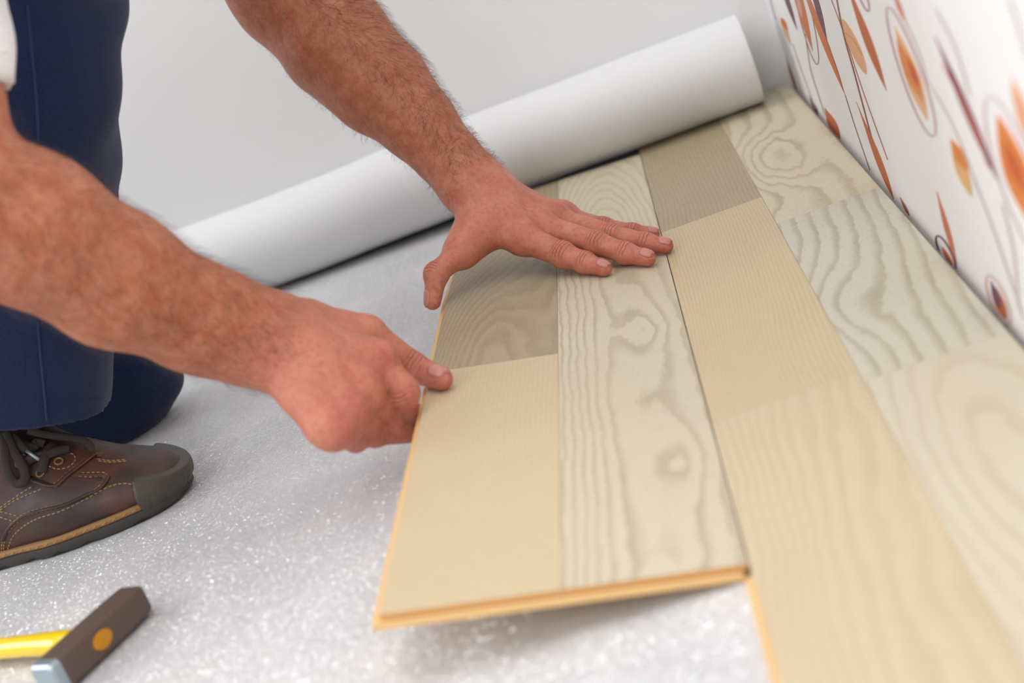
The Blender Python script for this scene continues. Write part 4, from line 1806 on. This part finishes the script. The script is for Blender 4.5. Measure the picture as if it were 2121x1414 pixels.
# ---------------- the other shoe, top of the foot on the floor behind the kneeling leg (out of the frame)
kids = list(shoe.children)
rot = Matrix.Rotation(math.radians(158), 4, 'Y')
zmin = min((rot @ Vector(v))[2] for v in shoeV[::7])
anchor = rot @ Vector((-0.655, 1.158, 0.085))
mv = Matrix.Translation(Vector((-1.000, 1.402, 0)) - Vector((anchor[0], anchor[1], 0)) + Vector((0, 0, ZU + 0.0065 - zmin)))
shoe2 = shoe.copy()
col.objects.link(shoe2)
shoe2.parent = person
shoe2.matrix_parent_inverse = shoe.matrix_parent_inverse.copy()
shoe2.matrix_basis = mv @ rot
for k in kids:
    c = k.copy()
    col.objects.link(c)
    c.parent = shoe2

# ------------------------------------------------------------------ hammer
hb = at_z(212, 1330, 0.0135)
hroot = empty('hammer', (float(hb[0]), float(hb[1]), ZU))
tag(hroot, 'hammer with brown head and yellow handle lying on the white foam near the shoe', 'hammer')
hx = np.array([0.90, -0.43, 0.0])
hx /= np.linalg.norm(hx)
hyv = np.array([-hx[1], hx[0], 0.0])
hz = np.array([0, 0, 1.0])


def hp(a, b, c):
    """hammer frame: a along the handle, b along the head, c up"""
    return np.array([hb[0], hb[1], ZU + 0.0132]) + hx * (a - 0.009) + hyv * b + hz * c


def loft(name, secs, mat, parent):
    V, F = [], []
    n = len(secs[0])
    for s_ in secs:
        V += list(s_)
    for i in range(len(secs) - 1):
        for j in range(n):
            F.append((i * n + j, i * n + (j + 1) % n, (i + 1) * n + (j + 1) % n, (i + 1) * n + j))
    F.append(tuple(range(n - 1, -1, -1)))
    F.append(tuple(range((len(secs) - 1) * n, len(secs) * n)))
    o = mesh_obj(name, V, F, mat, smooth=False)
    adopt(o, parent)
    return o


def rrect(w, h, ch):
    return [(-w + ch, -h), (w - ch, -h), (w, -h + ch), (w, h - ch), (w - ch, h), (-w + ch, h), (-w, h - ch), (-w, -h + ch)]


HW, HH = 0.0105, 0.0112
y_face, y_peen = -0.0400, 0.0490
secs = []
for b, k, kz in ((y_face + .004, 1.0, 1.0), (-0.01, 1.0, 1.0), (0.01, 1.0, 1.0), (0.028, 1.0, 0.98), (y_peen - .003, 0.98, 0.92), (y_peen, 0.82, 0.78)):
    secs.append([hp(-0.0 + u * k, b, v * kz) for u, v in rrect(HW, HH, 0.0022)])
loft('head', secs, M_iron, hroot)
secs = []
for b, k in ((y_face - .004, 0.84), (y_face - .0022, 0.97), (y_face + .0041, 1.0)):
    secs.append([hp(u * k, b, v * k) for u, v in rrect(HW, HH, 0.0024)])
loft('striking_face', secs, M_steel, hroot)['label'] = 'bare bright steel end of the head'
secs = []
for a, rw, rh in ((-0.0108, 0.0086, 0.0072), (-0.03, 0.0098, 0.0078), (-0.06, 0.0084, 0.0072), (-0.11, 0.0076, 0.0068), (-0.17, 0.0098, 0.0078), (-0.22, 0.0116, 0.0085), (-0.262, 0.0122, 0.0088), (-0.27, 0.009, 0.0065)):
    secs.append([hp(a, rw * math.cos(t), rh * math.sin(t) - 0.001 * (a < -.1)) for t in np.linspace(0, 2 * math.pi, 21)[:-1]])
o = loft('handle', secs, M_yellow, hroot)
o['label'] = 'glossy yellow handle'
o.data.polygons.foreach_set('use_smooth', np.ones(len(o.data.polygons), dtype=bool))
secs = []
for a, k in ((-0.011, 1.0), (0.0112, 1.0), (0.0117, 0.9)):
    secs.append([hp(a, 0.0088 * k * math.cos(t), 0.0060 * k * math.sin(t)) for t in np.linspace(0, 2 * math.pi, 21)[:-1]])
loft('handle_end', secs, M_ochre, hroot)
